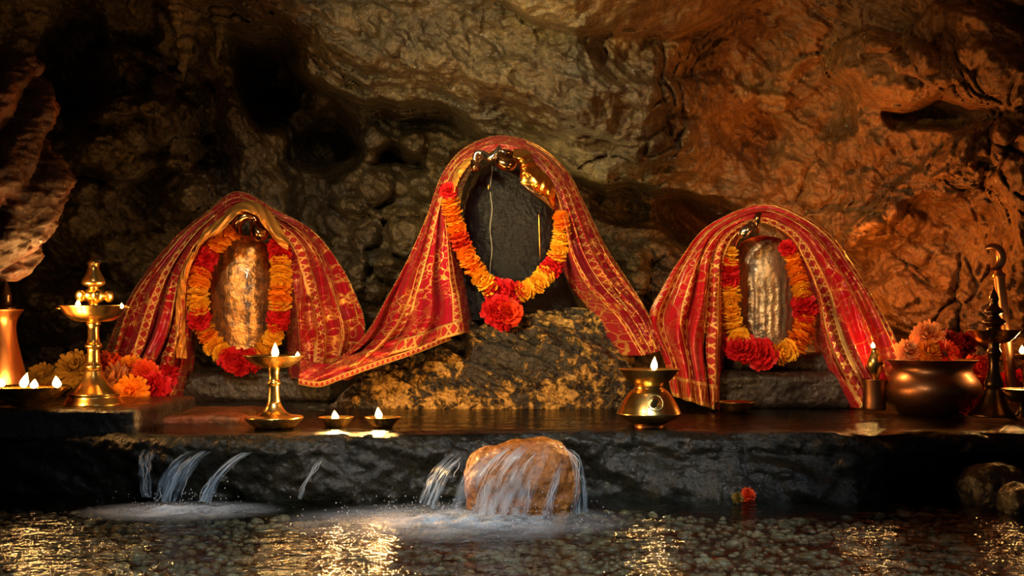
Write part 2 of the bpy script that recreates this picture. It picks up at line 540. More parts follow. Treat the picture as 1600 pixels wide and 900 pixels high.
def mat_patchy(name):
    b = NB(name); pos = b.n('NewGeometry').outputs['Position']
    n1 = b.noise(pos, 4, 4, 0.6, .3); n2 = b.noise(pos, 34, 6, 0.65, .4); n3 = b.noise(pos, 90, 4, .6)
    v = b.voro(pos, 60, 'F1')
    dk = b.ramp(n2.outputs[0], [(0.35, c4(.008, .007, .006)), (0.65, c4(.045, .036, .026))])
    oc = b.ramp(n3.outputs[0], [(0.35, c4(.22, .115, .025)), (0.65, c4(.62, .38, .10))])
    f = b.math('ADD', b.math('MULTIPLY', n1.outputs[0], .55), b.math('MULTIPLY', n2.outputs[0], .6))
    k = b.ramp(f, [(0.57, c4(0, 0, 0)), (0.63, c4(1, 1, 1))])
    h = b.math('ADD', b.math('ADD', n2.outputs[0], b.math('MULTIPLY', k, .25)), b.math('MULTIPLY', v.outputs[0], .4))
    nm = b.bump(h, 1.0, 0.016)
    r = b.n('MapRange'); b.set(r.inputs[0], n2.outputs[0]); r.inputs[3].default_value = .12; r.inputs[4].default_value = .5
    return b.done(b.bsdf(Base_Color=b.mix(k, dk, oc), Roughness=r.outputs[0], Normal=nm, Specular_IOR_Level=0.6))


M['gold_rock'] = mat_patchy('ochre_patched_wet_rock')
M['lamplit_rock'] = mat_rock('lamplit_amber_rock', c4(.10, .028, .003), c4(.42, .13, .012), c4(.70, .26, .03), (0.15, 0.4), 0.9, 2.4, 0.010, None, False, 0.6, 0.5)  # golden lamplight on the domed rock is put into its colour
M['black_stone'] = mat_rock('black_stone', c4(.003, .003, .004), c4(.007, .007, .009), c4(.016, .014, .014), (0.10, 0.26), 1.0, 2.4, 0.008, None, False, 0.32, 0.0)
M['brass'] = mat_metal('brass', c4(.95, .60, .18), 0.22)
M['brass_old'] = mat_metal('old_brass', c4(.62, .40, .13), 0.25, tarnish=0.7)
M['copper_dull'] = mat_metal('dull_copper', c4(.30, .13, .06), 0.36, tarnish=.7)
M['copper'] = mat_metal('copper', c4(.72, .32, .13), 0.30)
M['dark_bronze'] = mat_metal('dark_bronze', c4(.16, .10, .06), 0.28)
M['silver'] = mat_metal('silver', c4(.55, .50, .46), 0.22)
M['amber_metal'] = mat_metal('amber_metal', c4(.42, .22, .10), 0.16)
M['gold_foil'] = mat_metal('gold_foil', c4(1.0, .50, .10), 0.22, bump=0.3)
M['gold_satin'] = mat_plain('gold_satin', c4(.62, .30, .06), 0.30, 0.55)
M['cloth_l'] = mat_cloth('red_cloth_fine', c4(.29, .003, .018), c4(.45, .008, .015), 1.0, 0.72)
M['cloth_c'] = mat_cloth('red_cloth_scroll', c4(.26, .003, .020), c4(.42, .006, .020), 1.0, 0.85)
M['cloth_r'] = mat_cloth('red_cloth_plain', c4(.38, .004, .022), c4(.54, .009, .017), 0.6, 0.62)
M['zari'] = mat_zari('zari_border', c4(1.0, .62, .18), c4(.45, .02, .015), 60)
M['bead'] = mat_metal('gold_bead', c4(1.0, .62, .2), 0.25)
M['fl_orange'] = mat_flower('petal_orange', c4(1.0, .30, .014), c4(1.0, .42, .025))
M['fl_yellow'] = mat_flower('petal_yellow', c4(1.0, .50, .025), c4(1.0, .66, .05))
M['fl_red'] = mat_flower('petal_red', c4(.60, .008, .02), c4(.75, .02, .02))
M['fl_scarlet'] = mat_flower('petal_scarlet', c4(.80, .05, .015), c4(.85, .12, .02))
M['fl_peach'] = mat_flower('petal_peach', c4(.85, .36, .12), c4(.9, .45, .2))
M['fl_olive'] = mat_flower('petal_olive', c4(.28, .15, .022), c4(.34, .19, .03))
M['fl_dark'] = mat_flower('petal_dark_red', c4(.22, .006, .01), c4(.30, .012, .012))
M['green'] = mat_plain('stem_green', c4(.10, .16, .03), 0.6)
M['flame'] = mat_flame('flame')
M['wick'] = mat_plain('charred_wick', c4(.02, .015, .01), 0.9)
M['oil'] = mat_plain('lamp_oil', c4(.35, .18, .03), 0.08)
M['water'] = mat_water('pool_water', 0.42)
M['film'] = mat_water('water_film', 0.32, (.93, .95, .94, 1), 1.6)
M['stream'] = mat_stream('falling_water', 0.42)
M['strand'] = mat_stream('water_strand', 0.40, (.86, .92, .96, 1))
M['foam'] = mat_foam('foam')
M['streak'] = mat_streak('silky_water', 0.75, (0.68, 0.85, 1.0, 1), 9.0)  # bluish daylight on the cascades is put into the water colour
M['pebble'] = mat_rock('pebble', c4(.03, .020, .010), c4(.22, .155, .075), c4(.62, .47, .27), (0.3, 0.6), 0.3, 6.0, 0.003)

# ------------------------------------------------------------------ cave wall and ceiling
def build_cave():
    px = np.concatenate([np.arange(-1000, 0, 14), np.arange(0, 1600, 2.6), np.arange(1600, 2601, 14)])
    py = np.concatenate([np.arange(-520, 0, 10), np.arange(0, 690, 2.6)])
    X, Y = np.meshgrid(px, py, indexing='ij')
    low = perlin(np.stack([X / 90, Y / 90, X * 0], -1))
    Xw = X + 22 * low + 8 * perlin(np.stack([X / 30, Y / 30, X * 0 + 4], -1)); Yw = Y + 16 * perlin(np.stack([X / 60, Y / 60, X * 0 + 9], -1))
    d = 4.95 + 0 * X
    d -= 1.15 * sstep(1080, 1750, X) + 0.8 * sstep(1600, 2500, X)
    d -= 0.35 * sstep(420, 0, X) + 1.9 * sstep(-60, -500, X)
    # overhanging ridge that crosses the picture
    Lc = interp([(-1000, 40), (0, -60), (200, -30), (300, 25), (420, 80), (520, 150), (600, 176), (690, 196), (760, 214), (860, 250), (930, 288), (1000, 300), (1080, 318), (1140, 345), (1200, 400), (1260, 470), (1400, 560), (2600, 700)], Xw)
    h = Lc - Yw
    amt = interp([(-1000, .3), (200, .5), (420, 1.0), (900, 1.0), (1050, .7), (1180, .28), (1300, .10), (2600, .1)], X)
    d -= amt * (0.85 * sstep(-16, 16, h) + 0.28 * sstep(10, 90, h))
    # the roof leans forward over the visitors
    d -= np.clip(h, 0, 1e9) * 0.0016 * interp([(-1000, .6), (300, 1), (1100, 1), (1400, .45), (2600, .3)], X)
    d -= 0.0022 * np.clip(60 - Y, 0, 1e9) * 0.8
    # second fringe under the ridge with dripping tips
    F2 = interp([(380, -200), (470, 120), (540, 190), (585, 242), (610, 230), (650, 250), (700, 262), (740, 240), (800, 180)], Xw)
    d -= 0.30 * sstep(-10, 22, F2 - Yw) * sstep(455, 500, X) * sstep(800, 730, X) * sstep(25, -12, h)
    # roof behind the ridge crest, then the smooth slab at the top
    Mc = interp([(-1000, -300), (250, -70), (480, -6), (600, 58), (780, 100), (1000, 130), (1120, 220), (1250, 372), (1300, 460), (2600, 900)], Xw)
    up = Mc - Yw
    d += 0.20 * sstep(-30, 60, up) * sstep(1350, 1150, X)
    S = interp([(560, -160), (830, 36), (900, 52), (1060, 52), (1130, 36), (1210, -8), (1330, -120)], X + 4 * low)
    d -= 0.16 * sstep(-5, 14, S - Y) * sstep(520, 760, X) * sstep(1400, 1250, X)

    def bump(cx, cy, rx, ry, a, rot=0.0, hard=1.0):
        nonlocal d
        u, v = Xw - cx, Yw - cy; c, s = math.cos(rot), math.sin(rot)
        e = ((u * c + v * s) / rx) ** 2 + ((-u * s + v * c) / ry) ** 2
        d = d - a * np.clip(1 - e, 0, 1) ** (0.5 if hard > 1 else 1.0)
    # left chamber: column, hollows, heaped boulders
    bump(375, 190, 60, 190, 0.55, -0.42); bump(300, 40, 70, 90, 0.35); bump(345, 330, 120, 80, 0.3)
    bump(425, 120, 62, 95, -0.9, -0.3); bump(515, 225, 70, 62, -0.8); bump(120, 90, 60, 110, -0.5)
    for a in ((190, 130, 85, 60, .35), (215, 215, 100, 75, .42), (270, 170, 60, 60, .30), (150, 260, 80, 60, .25), (250, 300, 90, 55, .22), (130, 350, 90, 70, .25), (300, 270, 45, 60, .2), (90, 480, 120, 60, .35), (210, 420, 90, 60, .25)):
        bump(*a, hard=2)
    for a in ((560, 280, 60, 50, .28), (620, 300, 55, 45, .30), (680, 285, 50, 50, .22), (545, 350, 55, 45, .26), (600, 370, 60, 48, .34), (655, 360, 50, 42, .30), (590, 430, 55, 45, .36), (540, 420, 45, 45, .25), (640, 420, 45, 40, .3), (560, 480, 60, 40, .3), (980, 360, 70, 60, .2), (1030, 430, 60, 60, .28), (960, 430, 50, 50, .22)):
        bump(*a, hard=2)
    bump(665, 186, 95, 24, -.55, .22); bump(1105, 352, 85, 46, -.55, .35); bump(980, 330, 60, 30, -.35, .3); bump(590, 225, 26, 34, .22); bump(632, 228, 24, 30, .2); bump(560, 190, 40, 40, .2)
    # right wall: jutting block, hollow above it, slanting ribs
    bump(1390, 110, 95, 62, .34, 0.25, 2); bump(1360, 65, 45, 30, .14); bump(1530, 90, 130, 75, .30, 0.35, 2); bump(1470, 185, 90, 34, -.30, .1)
    bump(1290, 150, 60, 80, -.2); bump(1430, 290, 150, 26, .16, -0.72, 2); bump(1520, 250, 90, 30, .16, -0.8, 2); bump(1340, 360, 110, 50, .14, -.2)
    bump(1500, 380, 120, 110, -.16); bump(1590, 330, 50, 200, .22); bump(1250, 250, 120, 60, -.06, .5); bump(1380, 470, 90, 60, .12); bump(1100, 150, 160, 30, .10, .05, 2)
    V = PV(np.stack([X, Y, d], -1))
    n1 = fbm(V * 2.2, 3)
    wv = np.stack([perlin(V * 4 + 3), perlin(V * 4 + 31), perlin(V * 4 + 57)], -1)
    # rock strata slant down to one side, so the relief is stretched along that direction
    St = np.stack([V[..., 0] * .86 - V[..., 2] * .5, V[..., 1], V[..., 0] * .5 + V[..., 2] * .86], -1)
    Q = St * (1.0, 1.2, 1.45) + 0.03 * wv
    big = fbm(Q * 2.6, 6, .56)
    e1, e2 = worley(Q * 5.5 + 0.5 * wv); f1, f2 = worley(Q * 12 + 0.3 * wv); g1, g2 = worley(Q * 29 + 0.3 * wv + 5)
    crk = np.exp(-((e2 - e1) / 0.07) ** 2) * sstep(-.2, .5, perlin(V * 2.7 + 8))
    smooth = 1 - 0.6 * sstep(-10, 30, S - Y) * sstep(560, 800, X) * sstep(1350, 1200, X)
    dd = 0.04 * n1 + smooth * (-0.085 * big + 0.07 * (e1 - .5) + 0.05 * crk - 0.050 * (f1 - .4) - 0.026 * (g1 - .4) - 0.007 * fbm(V * 50, 2))
    V = PV(np.stack([X, Y, d + dd], -1))
    return tag(grid_obj('wall_back', V, M['cave']), 'rugged brown and olive cave wall with an overhanging slanting ridge', kind='structure')


cave = build_cave()


def build_near_rock():
    ys = np.linspace(66, 440, 150); th = np.linspace(0, 2 * math.pi, 140, endpoint=False)
    edge = interp([(60, -60), (75, 6), (90, 38), (105, 52), (135, 60), (200, 70), (250, 80), (285, 86), (310, 80), (335, 70), (375, 64), (400, 44), (425, 24), (440, 0)], ys)
    cxp = -130.0; d0 = 2.72
    hw = (edge - cxp)
    T, Yg = np.meshgrid(th, ys); HW = hw[:, None]
    px = cxp + HW * np.cos(T); dd = d0 + HW * d0 / F * 0.8 * np.sin(T)
    V = PV(np.stack([px, Yg, dd], -1))
    nrm = np.stack([np.cos(T), np.sin(T), 0 * T], -1)
    fold = np.sin((Yg * 0.9 + 120 * (np.cos(T) + 0.6 * np.sin(T)) + 50 * perlin(V * 4)) / 36.0)
    q = 0.05 * (np.abs(fold) ** .7 - .6) + 0.03 * fbm(V * 6, 3) + 0.010 * fbm(V * 26, 3, .55, True)
    V = V + nrm * q[..., None]
    o = grid_obj('wall_left', V, M['near_rock'], wrap=True)
    return tag(o, 'ropy reddish flowstone hanging at the near edge of the cave', kind='structure')


build_near_rock()

# stalactites hanging under the roof
def stalactite(cx, y0, y1, r, d, lean, seed):
    s = d / F; n, m = 40, 20
    t = np.linspace(0, 1, n)[:, None]; th = np.linspace(0, 2 * math.pi, m, endpoint=False)[None]
    rr = r * s * (1 - t) ** 0.75 * (1 + 0.12 * np.sin(t * 38 + seed)) + 0.002 * (1 - t)
    c = np.array(P(cx, y0, d)); e = np.array(P(cx + lean, y1, d))
    V = (c + (e - c) * t)[:, None, :] + np.stack([rr * np.cos(th), rr * np.sin(th), 0 * rr * th], -1)
    V = V + 0.006 * perlin(V * 30 + seed)[..., None]
    return tag(grid_obj('stalactite', V, M['cave'], wrap=True), None, 'stalactite', 'stalactites under the cave roof')


stalactite(296, 0, 128, 22, 3.95, -12, 1.0)['label'] = 'longest pale tapering stalactite hanging above the red shrine cloth beside the vase'
stalactite(276, -10, 60, 16, 3.9, 2, 2.0)['label'] = 'short thin stalactite just beside the longest one'
stalactite(346, 10, 92, 18, 3.95, -6, 4.0)['label'] = 'stubby stalactite beside the dark hollow in the roof'

# ------------------------------------------------------------------ ledge (floor) with its rounded wet front
def front_d(x):
    return 2.66 + 0.05 * np.sin(x * 3.1 + 0.6) + 0.10 * sstep(0.86, 1.05, x) - 0.02 * sstep(.3, .6, x) + 0.04 * sstep(-.85, -1.0, x)


def build_ledge():
    xs = np.concatenate([np.arange(-3.0, -1.4, .04), np.arange(-1.4, 1.45, 0.0055), np.arange(1.45, 3.0, .04)])
    nt = 60; tb = np.linspace(0, 1, nt) ** 0.8            # top part, back to front
    nf = 80; tf = np.linspace(0, 1, nf + 1)[1:]           # front face
    V = np.zeros((len(xs), nt + nf, 3))
    fd = front_d(xs)
    R = 0.05
    for k, t in enumerate(tb):
        V[:, k, 1] = 5.2 + (fd + R - 5.2) * t; V[:, k, 2] = 0
    dep = 0.32
    bul = interp([(-3, .0), (-.9, .0), (-.6, .03), (0, .015), (.18, .02), (.35, .08), (.6, .10), (.82, .06), (.95, -.06), (1.3, -.08), (3, -.05)], xs)
    for k, t in enumerate(tf):
        a = min(t / 0.25, 1) * math.pi / 2
        y = R * (1 - math.sin(a)); z = -R * (1 - math.cos(a))
        u = max(0, (t - 0.25) / 0.75)
        z -= dep * u
        y = y - 0.10 * u * (1 - u) * 2 * 0.4 + 0.10 * u - 0.0
        V[:, nt + k, 1] = fd + y - bul * math.sin(math.pi * min(u * 1.15, 1)); V[:, nt + k, 2] = z
    V[:, :, 0] = xs[:, None]
    fac = np.concatenate([sstep(0.75, 1, tb) * 0.4 + 0.06, np.full(nf, 1.0)])
    q = V * (1, 1, 1)
    w = np.stack([q[..., 0] * 3.0 + 2.0 * q[..., 2], q[..., 1] * 3.0, q[..., 2] * 8 + q[..., 0] * 2.0], -1)
    n = 0.026 * fbm(w, 3, .5) + 0.012 * fbm(q * (7, 7, 9) + 3, 3, .55, True) * 0.6 + 0.007 * fbm(q * 26, 3, .6)
    V[..., 1] -= n * fac * np.concatenate([np.zeros(nt), np.ones(nf)])
    V[..., 2] += (0.3 * n * fac) * np.concatenate([np.ones(nt), np.full(nf, 0.6)])
    return tag(grid_obj('floor', V, M['ledge']), 'wet dark rock ledge with a rounded front lip', kind='structure')


build_ledge()

def build_film():
    xs = np.linspace(-0.93, 1.5, 240); t = np.linspace(0, 1, 90)
    X = xs[:, None] + 0 * t[None]; Y = (front_d(xs) + 0.02)[:, None] * (1 - t[None]) + 3.9 * t[None]
    p = np.stack([X, Y, 0 * X], -1)
    Z = 0.0035 + 0.0012 * fbm(p * (5, 9, 1), 3) - 0.006 * (1 - sstep(0, .06, t))[None] ** 2
    tag(grid_obj('ledge_water', np.stack([X, Y, Z], -1), M['film']), 'thin sheet of water glazing the top of the rock ledge', kind='structure')


build_film()

# ------------------------------------------------------------------ pool
WZ = -0.150
def build_pool():
    xs = np.linspace(-2.4, 2.4, 120); ys = np.linspace(0.9, 3.0, 60)
    X, Y = np.meshgrid(xs, ys, indexing='ij')
    p = np.stack([X, Y, 0 * X], -1)
    bed = grid_obj('pool_floor', np.stack([X, Y, -0.215 + 0.02 * perlin(p * 2.5)], -1), M['dark_rock'])
    tag(bed, 'pebble bed under the shallow pool water', kind='structure')
    rs = np.random.RandomState(3)
    # pebbles that show largest are single pieces sharing a few meshes
    shapes = []
    for k in range(6):
        V, T = ico(2)
        v = V * (1, 0.8, 0.55); v = v * (1 + 0.16 * perlin(V * 1.3 + 9 * k)[:, None])
        me = raw_mesh('pebble', v, T); me.materials.append(M['pebble']); shapes.append(me)
    N = 7500
    pts = np.stack([rs.uniform(-1.15, 1.15, N), 1.62 + 1.15 * rs.rand(N) ** 1.25, np.zeros(N)], -1)
    pts[:, 0] *= pts[:, 1] / 2.2
    rad = rs.uniform(0.007, 0.014, N) * (1 + 0.5 * (rs.rand(N) > .9))
    pts[:, 2] = -0.212 + 0.02 * perlin(pts * 2.5) + 0.012 * rs.rand(N)
    score = rad / pts[:, 1]; score[np.abs(pts[:, 0] / pts[:, 1]) > .47] = 0; score[pts[:, 1] < 1.98] = 0
    big = np.argsort(-score)[:300]
    for i in big:
        o = link('pebble', shapes[i % 6], None, bed)
        o.location = pts[i]; o.location.z += 0.010; o.scale = (rad[i],) * 3; o.rotation_euler = (rs.uniform(-.3, .3), rs.uniform(-.3, .3), rs.uniform(0, 6.28))
    rest = np.setdiff1d(np.arange(N), big)
    me = blobs_mesh('pebbles', pts[rest], rad[rest, None] * (1, .8, .55), 2 if False else 1, rough=0.04, seed=5)
    tag(link('pebbles', me, M['pebble'], bed), kind='stuff')
    # water surface
    xs = np.linspace(-2.4, 2.4, 300); ys = np.linspace(0.9, 2.95, 200)
    X, Y = np.meshgrid(xs, ys, indexing='ij'); p = np.stack([X * 5, Y * 8, 0 * X], -1)
    z = WZ + 0.004 * fbm(p, 3) + 0.002 * fbm(p * 4, 2)
    w = grid_obj('pool_water', np.stack([X, Y, z], -1), M['water'])
    tag(w, 'rippled clear shallow water of the pool', kind='structure')


build_pool()

# ------------------------------------------------------------------ boulders and slabs
def hill(name, label, top, foot, dtop, x0, x1, mat, back=0.45, seed=0.0, amp=0.02, cat='boulder'):
    """a boulder given by the outline of its top and the depth of its foot, closed down to the ledge all round"""
    n, m = 170, 120
    px = np.linspace(x0, x1, n)
    yt = interp(top, px); df = interp(foot, px); dt = interp(dtop, px)
    zt = np.maximum(CZ - (yt - HY) / F * dt, 0.004)
    t = np.linspace(0, 1, m)
    V = np.zeros((n, m, 3))
    for k, tt in enumerate(t):
        if tt < 0.7:
            a = tt / 0.7
            dd = df + (dt - df) * a ** 1.7; z = zt * np.sin(a * math.pi / 2) ** 0.85
        else:
            a = (tt - 0.7) / 0.3
            dd = dt + back * a; z = zt * max(math.cos(min(a, 1) * math.pi / 2), 0) ** 0.6
        V[:, k] = np.stack([(px - 800) / F * (0.5 * df + 0.5 * dt), dd, z - 0.004], -1)
    env = np.sin(np.pi * np.clip(t, 0, 1))[None] ** 0.4 * np.sin(np.pi * np.linspace(0, 1, n))[:, None] ** 0.3
    w = V * (3.2, 4, 7) + seed + np.stack([V[..., 2] * 5, 0 * V[..., 0], V[..., 0] * 2.5], -1)
    q = amp * fbm(w, 4, .55) + amp * .6 * fbm(w * 2 + 4, 2, .5, True) + 0.005 * fbm(V * 30, 3, .6)
    f1, f2 = worley(w * 1.6); q = q - 0.03 * np.exp(-((f2 - f1) / .12) ** 2)
    V[..., 1] -= q * env; V[..., 2] += 0.5 * q * env
    return tag(grid_obj(name, V, mat), label, cat)


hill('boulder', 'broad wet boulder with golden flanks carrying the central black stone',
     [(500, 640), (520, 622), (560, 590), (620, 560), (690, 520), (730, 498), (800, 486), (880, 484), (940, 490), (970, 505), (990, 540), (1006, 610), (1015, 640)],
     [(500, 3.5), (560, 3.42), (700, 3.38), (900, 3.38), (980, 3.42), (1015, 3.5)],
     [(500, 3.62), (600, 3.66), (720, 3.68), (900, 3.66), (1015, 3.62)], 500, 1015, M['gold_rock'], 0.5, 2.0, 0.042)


def slab(name, label, px0, px1, ytop, ybot, d0, d1, mat, rnd=0.03, amp=0.008, seed=0.0, level=46, cat='slab', group=None, sink=0.004):
    x0 = (px0 - 800) / F * d0; x1 = (px1 - 800) / F * d0
    z1 = CZ - (ytop - HY) / F * d0; z0 = CZ - (ybot - HY) / F * d0
    half = ((x1 - x0) / 2, (d1 - d0) / 2, (z1 - z0) / 2)
    me = rock_mesh(name, half, min(rnd, min(half) * .9), level, amp, 6.0, seed)
    o = link(name, me, mat); o.location = ((x0 + x1) / 2, (d0 + d1) / 2, (z0 + z1) / 2 - sink)
    return tag(o, label, cat, group)


slab('stone_step', 'long wet stone step under the brown oval stone', 258, 520, 582, 630, 3.72, 4.25, M['dark_rock'], 0.03, .010, 1.0)
slab('stone_step', 'wet dark lower step under the silvery oval stone', 1100, 1345, 578, 641, 3.40, 4.05, M['dark_rock'], 0.035, .010, 5.0)
slab('stone_step', 'thin upper step directly beneath the silvery oval stone', 1130, 1318, 549, 580, 3.47, 4.0, M['dark_rock'], 0.025, .007, 8.0, sink=0.006)
slab('stone_block', 'dark wet stone block under the vase and the tall brass lamp', -130, 213, 637, 686, 2.70, 3.22, M['dark_rock'], 0.012, .006, 3.0)
slab('flagstone', 'low reddish flat stone between the flowers and the standing lamp', 205, 372, 648, 664, 2.92, 3.25, M['near_rock'], 0.01, .006, 6.0, 36)

# rocks in the pool
def rock_thing(name, label, cx, cy, d, half, mat, seed, amp=0.02, rnd=None, level=50, group=None):
    me = rock_mesh(name, half, rnd or min(half) * .95, level, amp, 7.0, seed, 0.2)
    o = link(name, me, mat); o.location = P(cx, cy, d)
    return tag(o, label, 'rock', group)


rock_thing('pool_rock', 'rounded wet rock at the pool edge below the dark bronze lamp', 1548, 776, 2.60, (.085, .08, .075), M['dark_rock'], 2.0, .014)
rock_thing('pool_rock', 'smaller dark rock cut by the picture edge beside the rounded wet rock', 1606, 790, 2.45, (.06, .06, .05), M['dark_rock'], 7.0, .012)
rock_thing('spout_rock', 'domed rock with golden water pouring over it into the pool', 818, 768, 2.46, (.128, .11, .118), M['lamplit_rock'], 4.0, .018)

# ------------------------------------------------------------------ the three oval stones
def oval(name, label, prof, cx, d, depth, mat, base_py, ribs=0.0, seed=0.0, amp=0.006):
    pr = catmull(np.asarray(prof, float), 110)
    s = d / F; m = 120
    th = np.linspace(0, 2 * math.pi, m, endpoint=False)
    V = np.zeros((len(pr), m, 3))
    k = depth / (pr[:, 0].max() * s)
    V[..., 0] = pr[:, :1] * s * np.sign(np.cos(th)) * np.abs(np.cos(th)) ** .9
    V[..., 1] = -pr[:, :1] * s * k * np.sin(th)
    V[..., 2] = ((base_py - pr[:, 1]) * s)[:, None]
    nrm = np.stack([np.cos(th)[None] + 0 * V[..., 0], -np.sin(th)[None] + 0 * V[..., 0], 0 * V[..., 0]], -1)
    q = amp * fbm(V * 9 + seed, 3) + amp * .3 * fbm(V * 40 + seed, 2)
    if ribs:
        zz = V[..., 2] / V[..., 2].max()
        q = q + ribs * np.sin(V[..., 0] * 260 + 2 * perlin(V * 20)) * sstep(.72, .55, zz) * sstep(.10, .2, zz)
    V = V + nrm * q[..., None]
    t = thing(name, P(cx, base_py, d), label, 'sacred stone')
    me = raw_mesh('body', V, grid_faces(len(pr), m, True))
    bm = bmesh.new(); bm.from_mesh(me); bmesh.ops.holes_fill(bm, edges=[e for e in bm.edges if e.is_boundary], sides=0)
    bmesh.ops.recalc_face_normals(bm, faces=bm.faces); bm.to_mesh(me); bm.free()
    link('body', me, mat, t)
    return t


def mat_gilt(name, base, metal, amt, rough=0.3, streak=True):
    b = NB(name); pos = b.n('TexCoord').outputs['Object']
    mp = b.n('Mapping'); b.set(mp.inputs[0], pos); mp.inputs['Scale'].default_value = (9, 9, 1.6)
    n = b.noise(mp.outputs[0], 4, 5, 0.6); n2 = b.noise(pos, 45, 5, 0.65); n3 = b.noise(pos, 130, 3)
    f = b.math('ADD', b.math('MULTIPLY', n.outputs[0], 0.65), b.math('MULTIPLY', n2.outputs[0], 0.45))
    k = b.ramp(f, [(0.45, c4(0, 0, 0)), (0.62, (amt, amt, amt, 1))])
    nm = b.bump(b.math('ADD', n2.outputs[0], b.math('MULTIPLY', n3.outputs[0], .5)), 0.7, 0.006)
    rk = b.bsdf(Base_Color=base, Roughness=0.35, Normal=nm, Coat_Weight=0.4, Coat_Roughness=0.15)
    go = b.bsdf(Base_Color=metal, Metallic=0.85, Roughness=rough, Normal=nm)
    mx = b.n('MixShader'); b.set(mx.inputs[0], k); b.set(mx.inputs[1], rk.outputs[0]); b.set(mx.inputs[2], go.outputs[0])
    return b.done(mx)


M['brown_stone'] = mat_gilt('brown_gilt_stone', c4(.085, .040, .018), c4(.90, .46, .13), 0.95)
M['silver_stone'] = mat_gilt('silvery_gilt_stone', c4(.14, .10, .06), c4(.78, .62, .38), 0.95, 0.28)

stone_c = oval('sacred_stone', 'large black wet oval stone in the centre with a pale seam',
               [(112, 500), (108, 485), (98, 462), (88, 442), (80, 415), (77, 380), (76, 345), (72, 315), (64, 288), (52, 268), (34, 254), (12, 247), (1, 246)], 798, 3.72, 0.13, M['black_stone'], 500, 0, 1.0)
stone_l = oval('sacred_stone', 'brown golden-streaked oval stone with a bronze hooked ornament on top',
               [(22, 580), (34, 568), (44, 550), (50, 520), (52, 480), (51, 440), (48, 410), (42, 388), (30, 375), (14, 369), (1, 368)], 378, 3.83, 0.09, M['brown_stone'], 580, 0, 3.0)
stone_r = oval('sacred_stone', 'silvery hammered oval stone with fluted lower face',
               [(50, 552), (48, 535), (48, 500), (48.5, 460), (48, 425), (45, 400), (37, 382), (24, 373), (8, 369), (1, 368)], 1193, 3.60, 0.09, M['silver_stone'], 552, 0.0022, 6.0, .003)

# seam and gold drips on the central stone
s = 3.72 / F
def on_c(px, py, lift=0.003):
    hw = interp([(246, 1), (254, 34), (268, 52), (288, 64), (315, 72), (345, 76), (415, 80), (462, 98), (500, 112)], py)
    u = max(-.98, min(.98, (px - 798) / hw))
    kk = 0.13 / 112
    return ((px - 798) * s, -hw * kk * math.sqrt(1 - u * u) - lift, (500 - py) * s)
child('seam', tube_mesh('seam', [[on_c(768 + 1.5 * math.sin(y * .1), y, 0.004) for y in range(262, 470, 4)]], [0.0018], 6), mat_plain('pale_seam', c4(.20, .17, .13), .3), stone_c)
for px_, y0, y1 in ((841, 338, 408), (764, 292, 300)):
    p = [on_c(px_ + .03 * (y - y0), y, 0.005) for y in np.linspace(y0, y1, 24)]
    child('gold_drip', tube_mesh('gold_drip', [p], [np.interp(np.linspace(0, 1, 24), [0, .2, .8, 1], [.001, .0035, .0028, .0006])], 6), M['gold_foil'], stone_c)

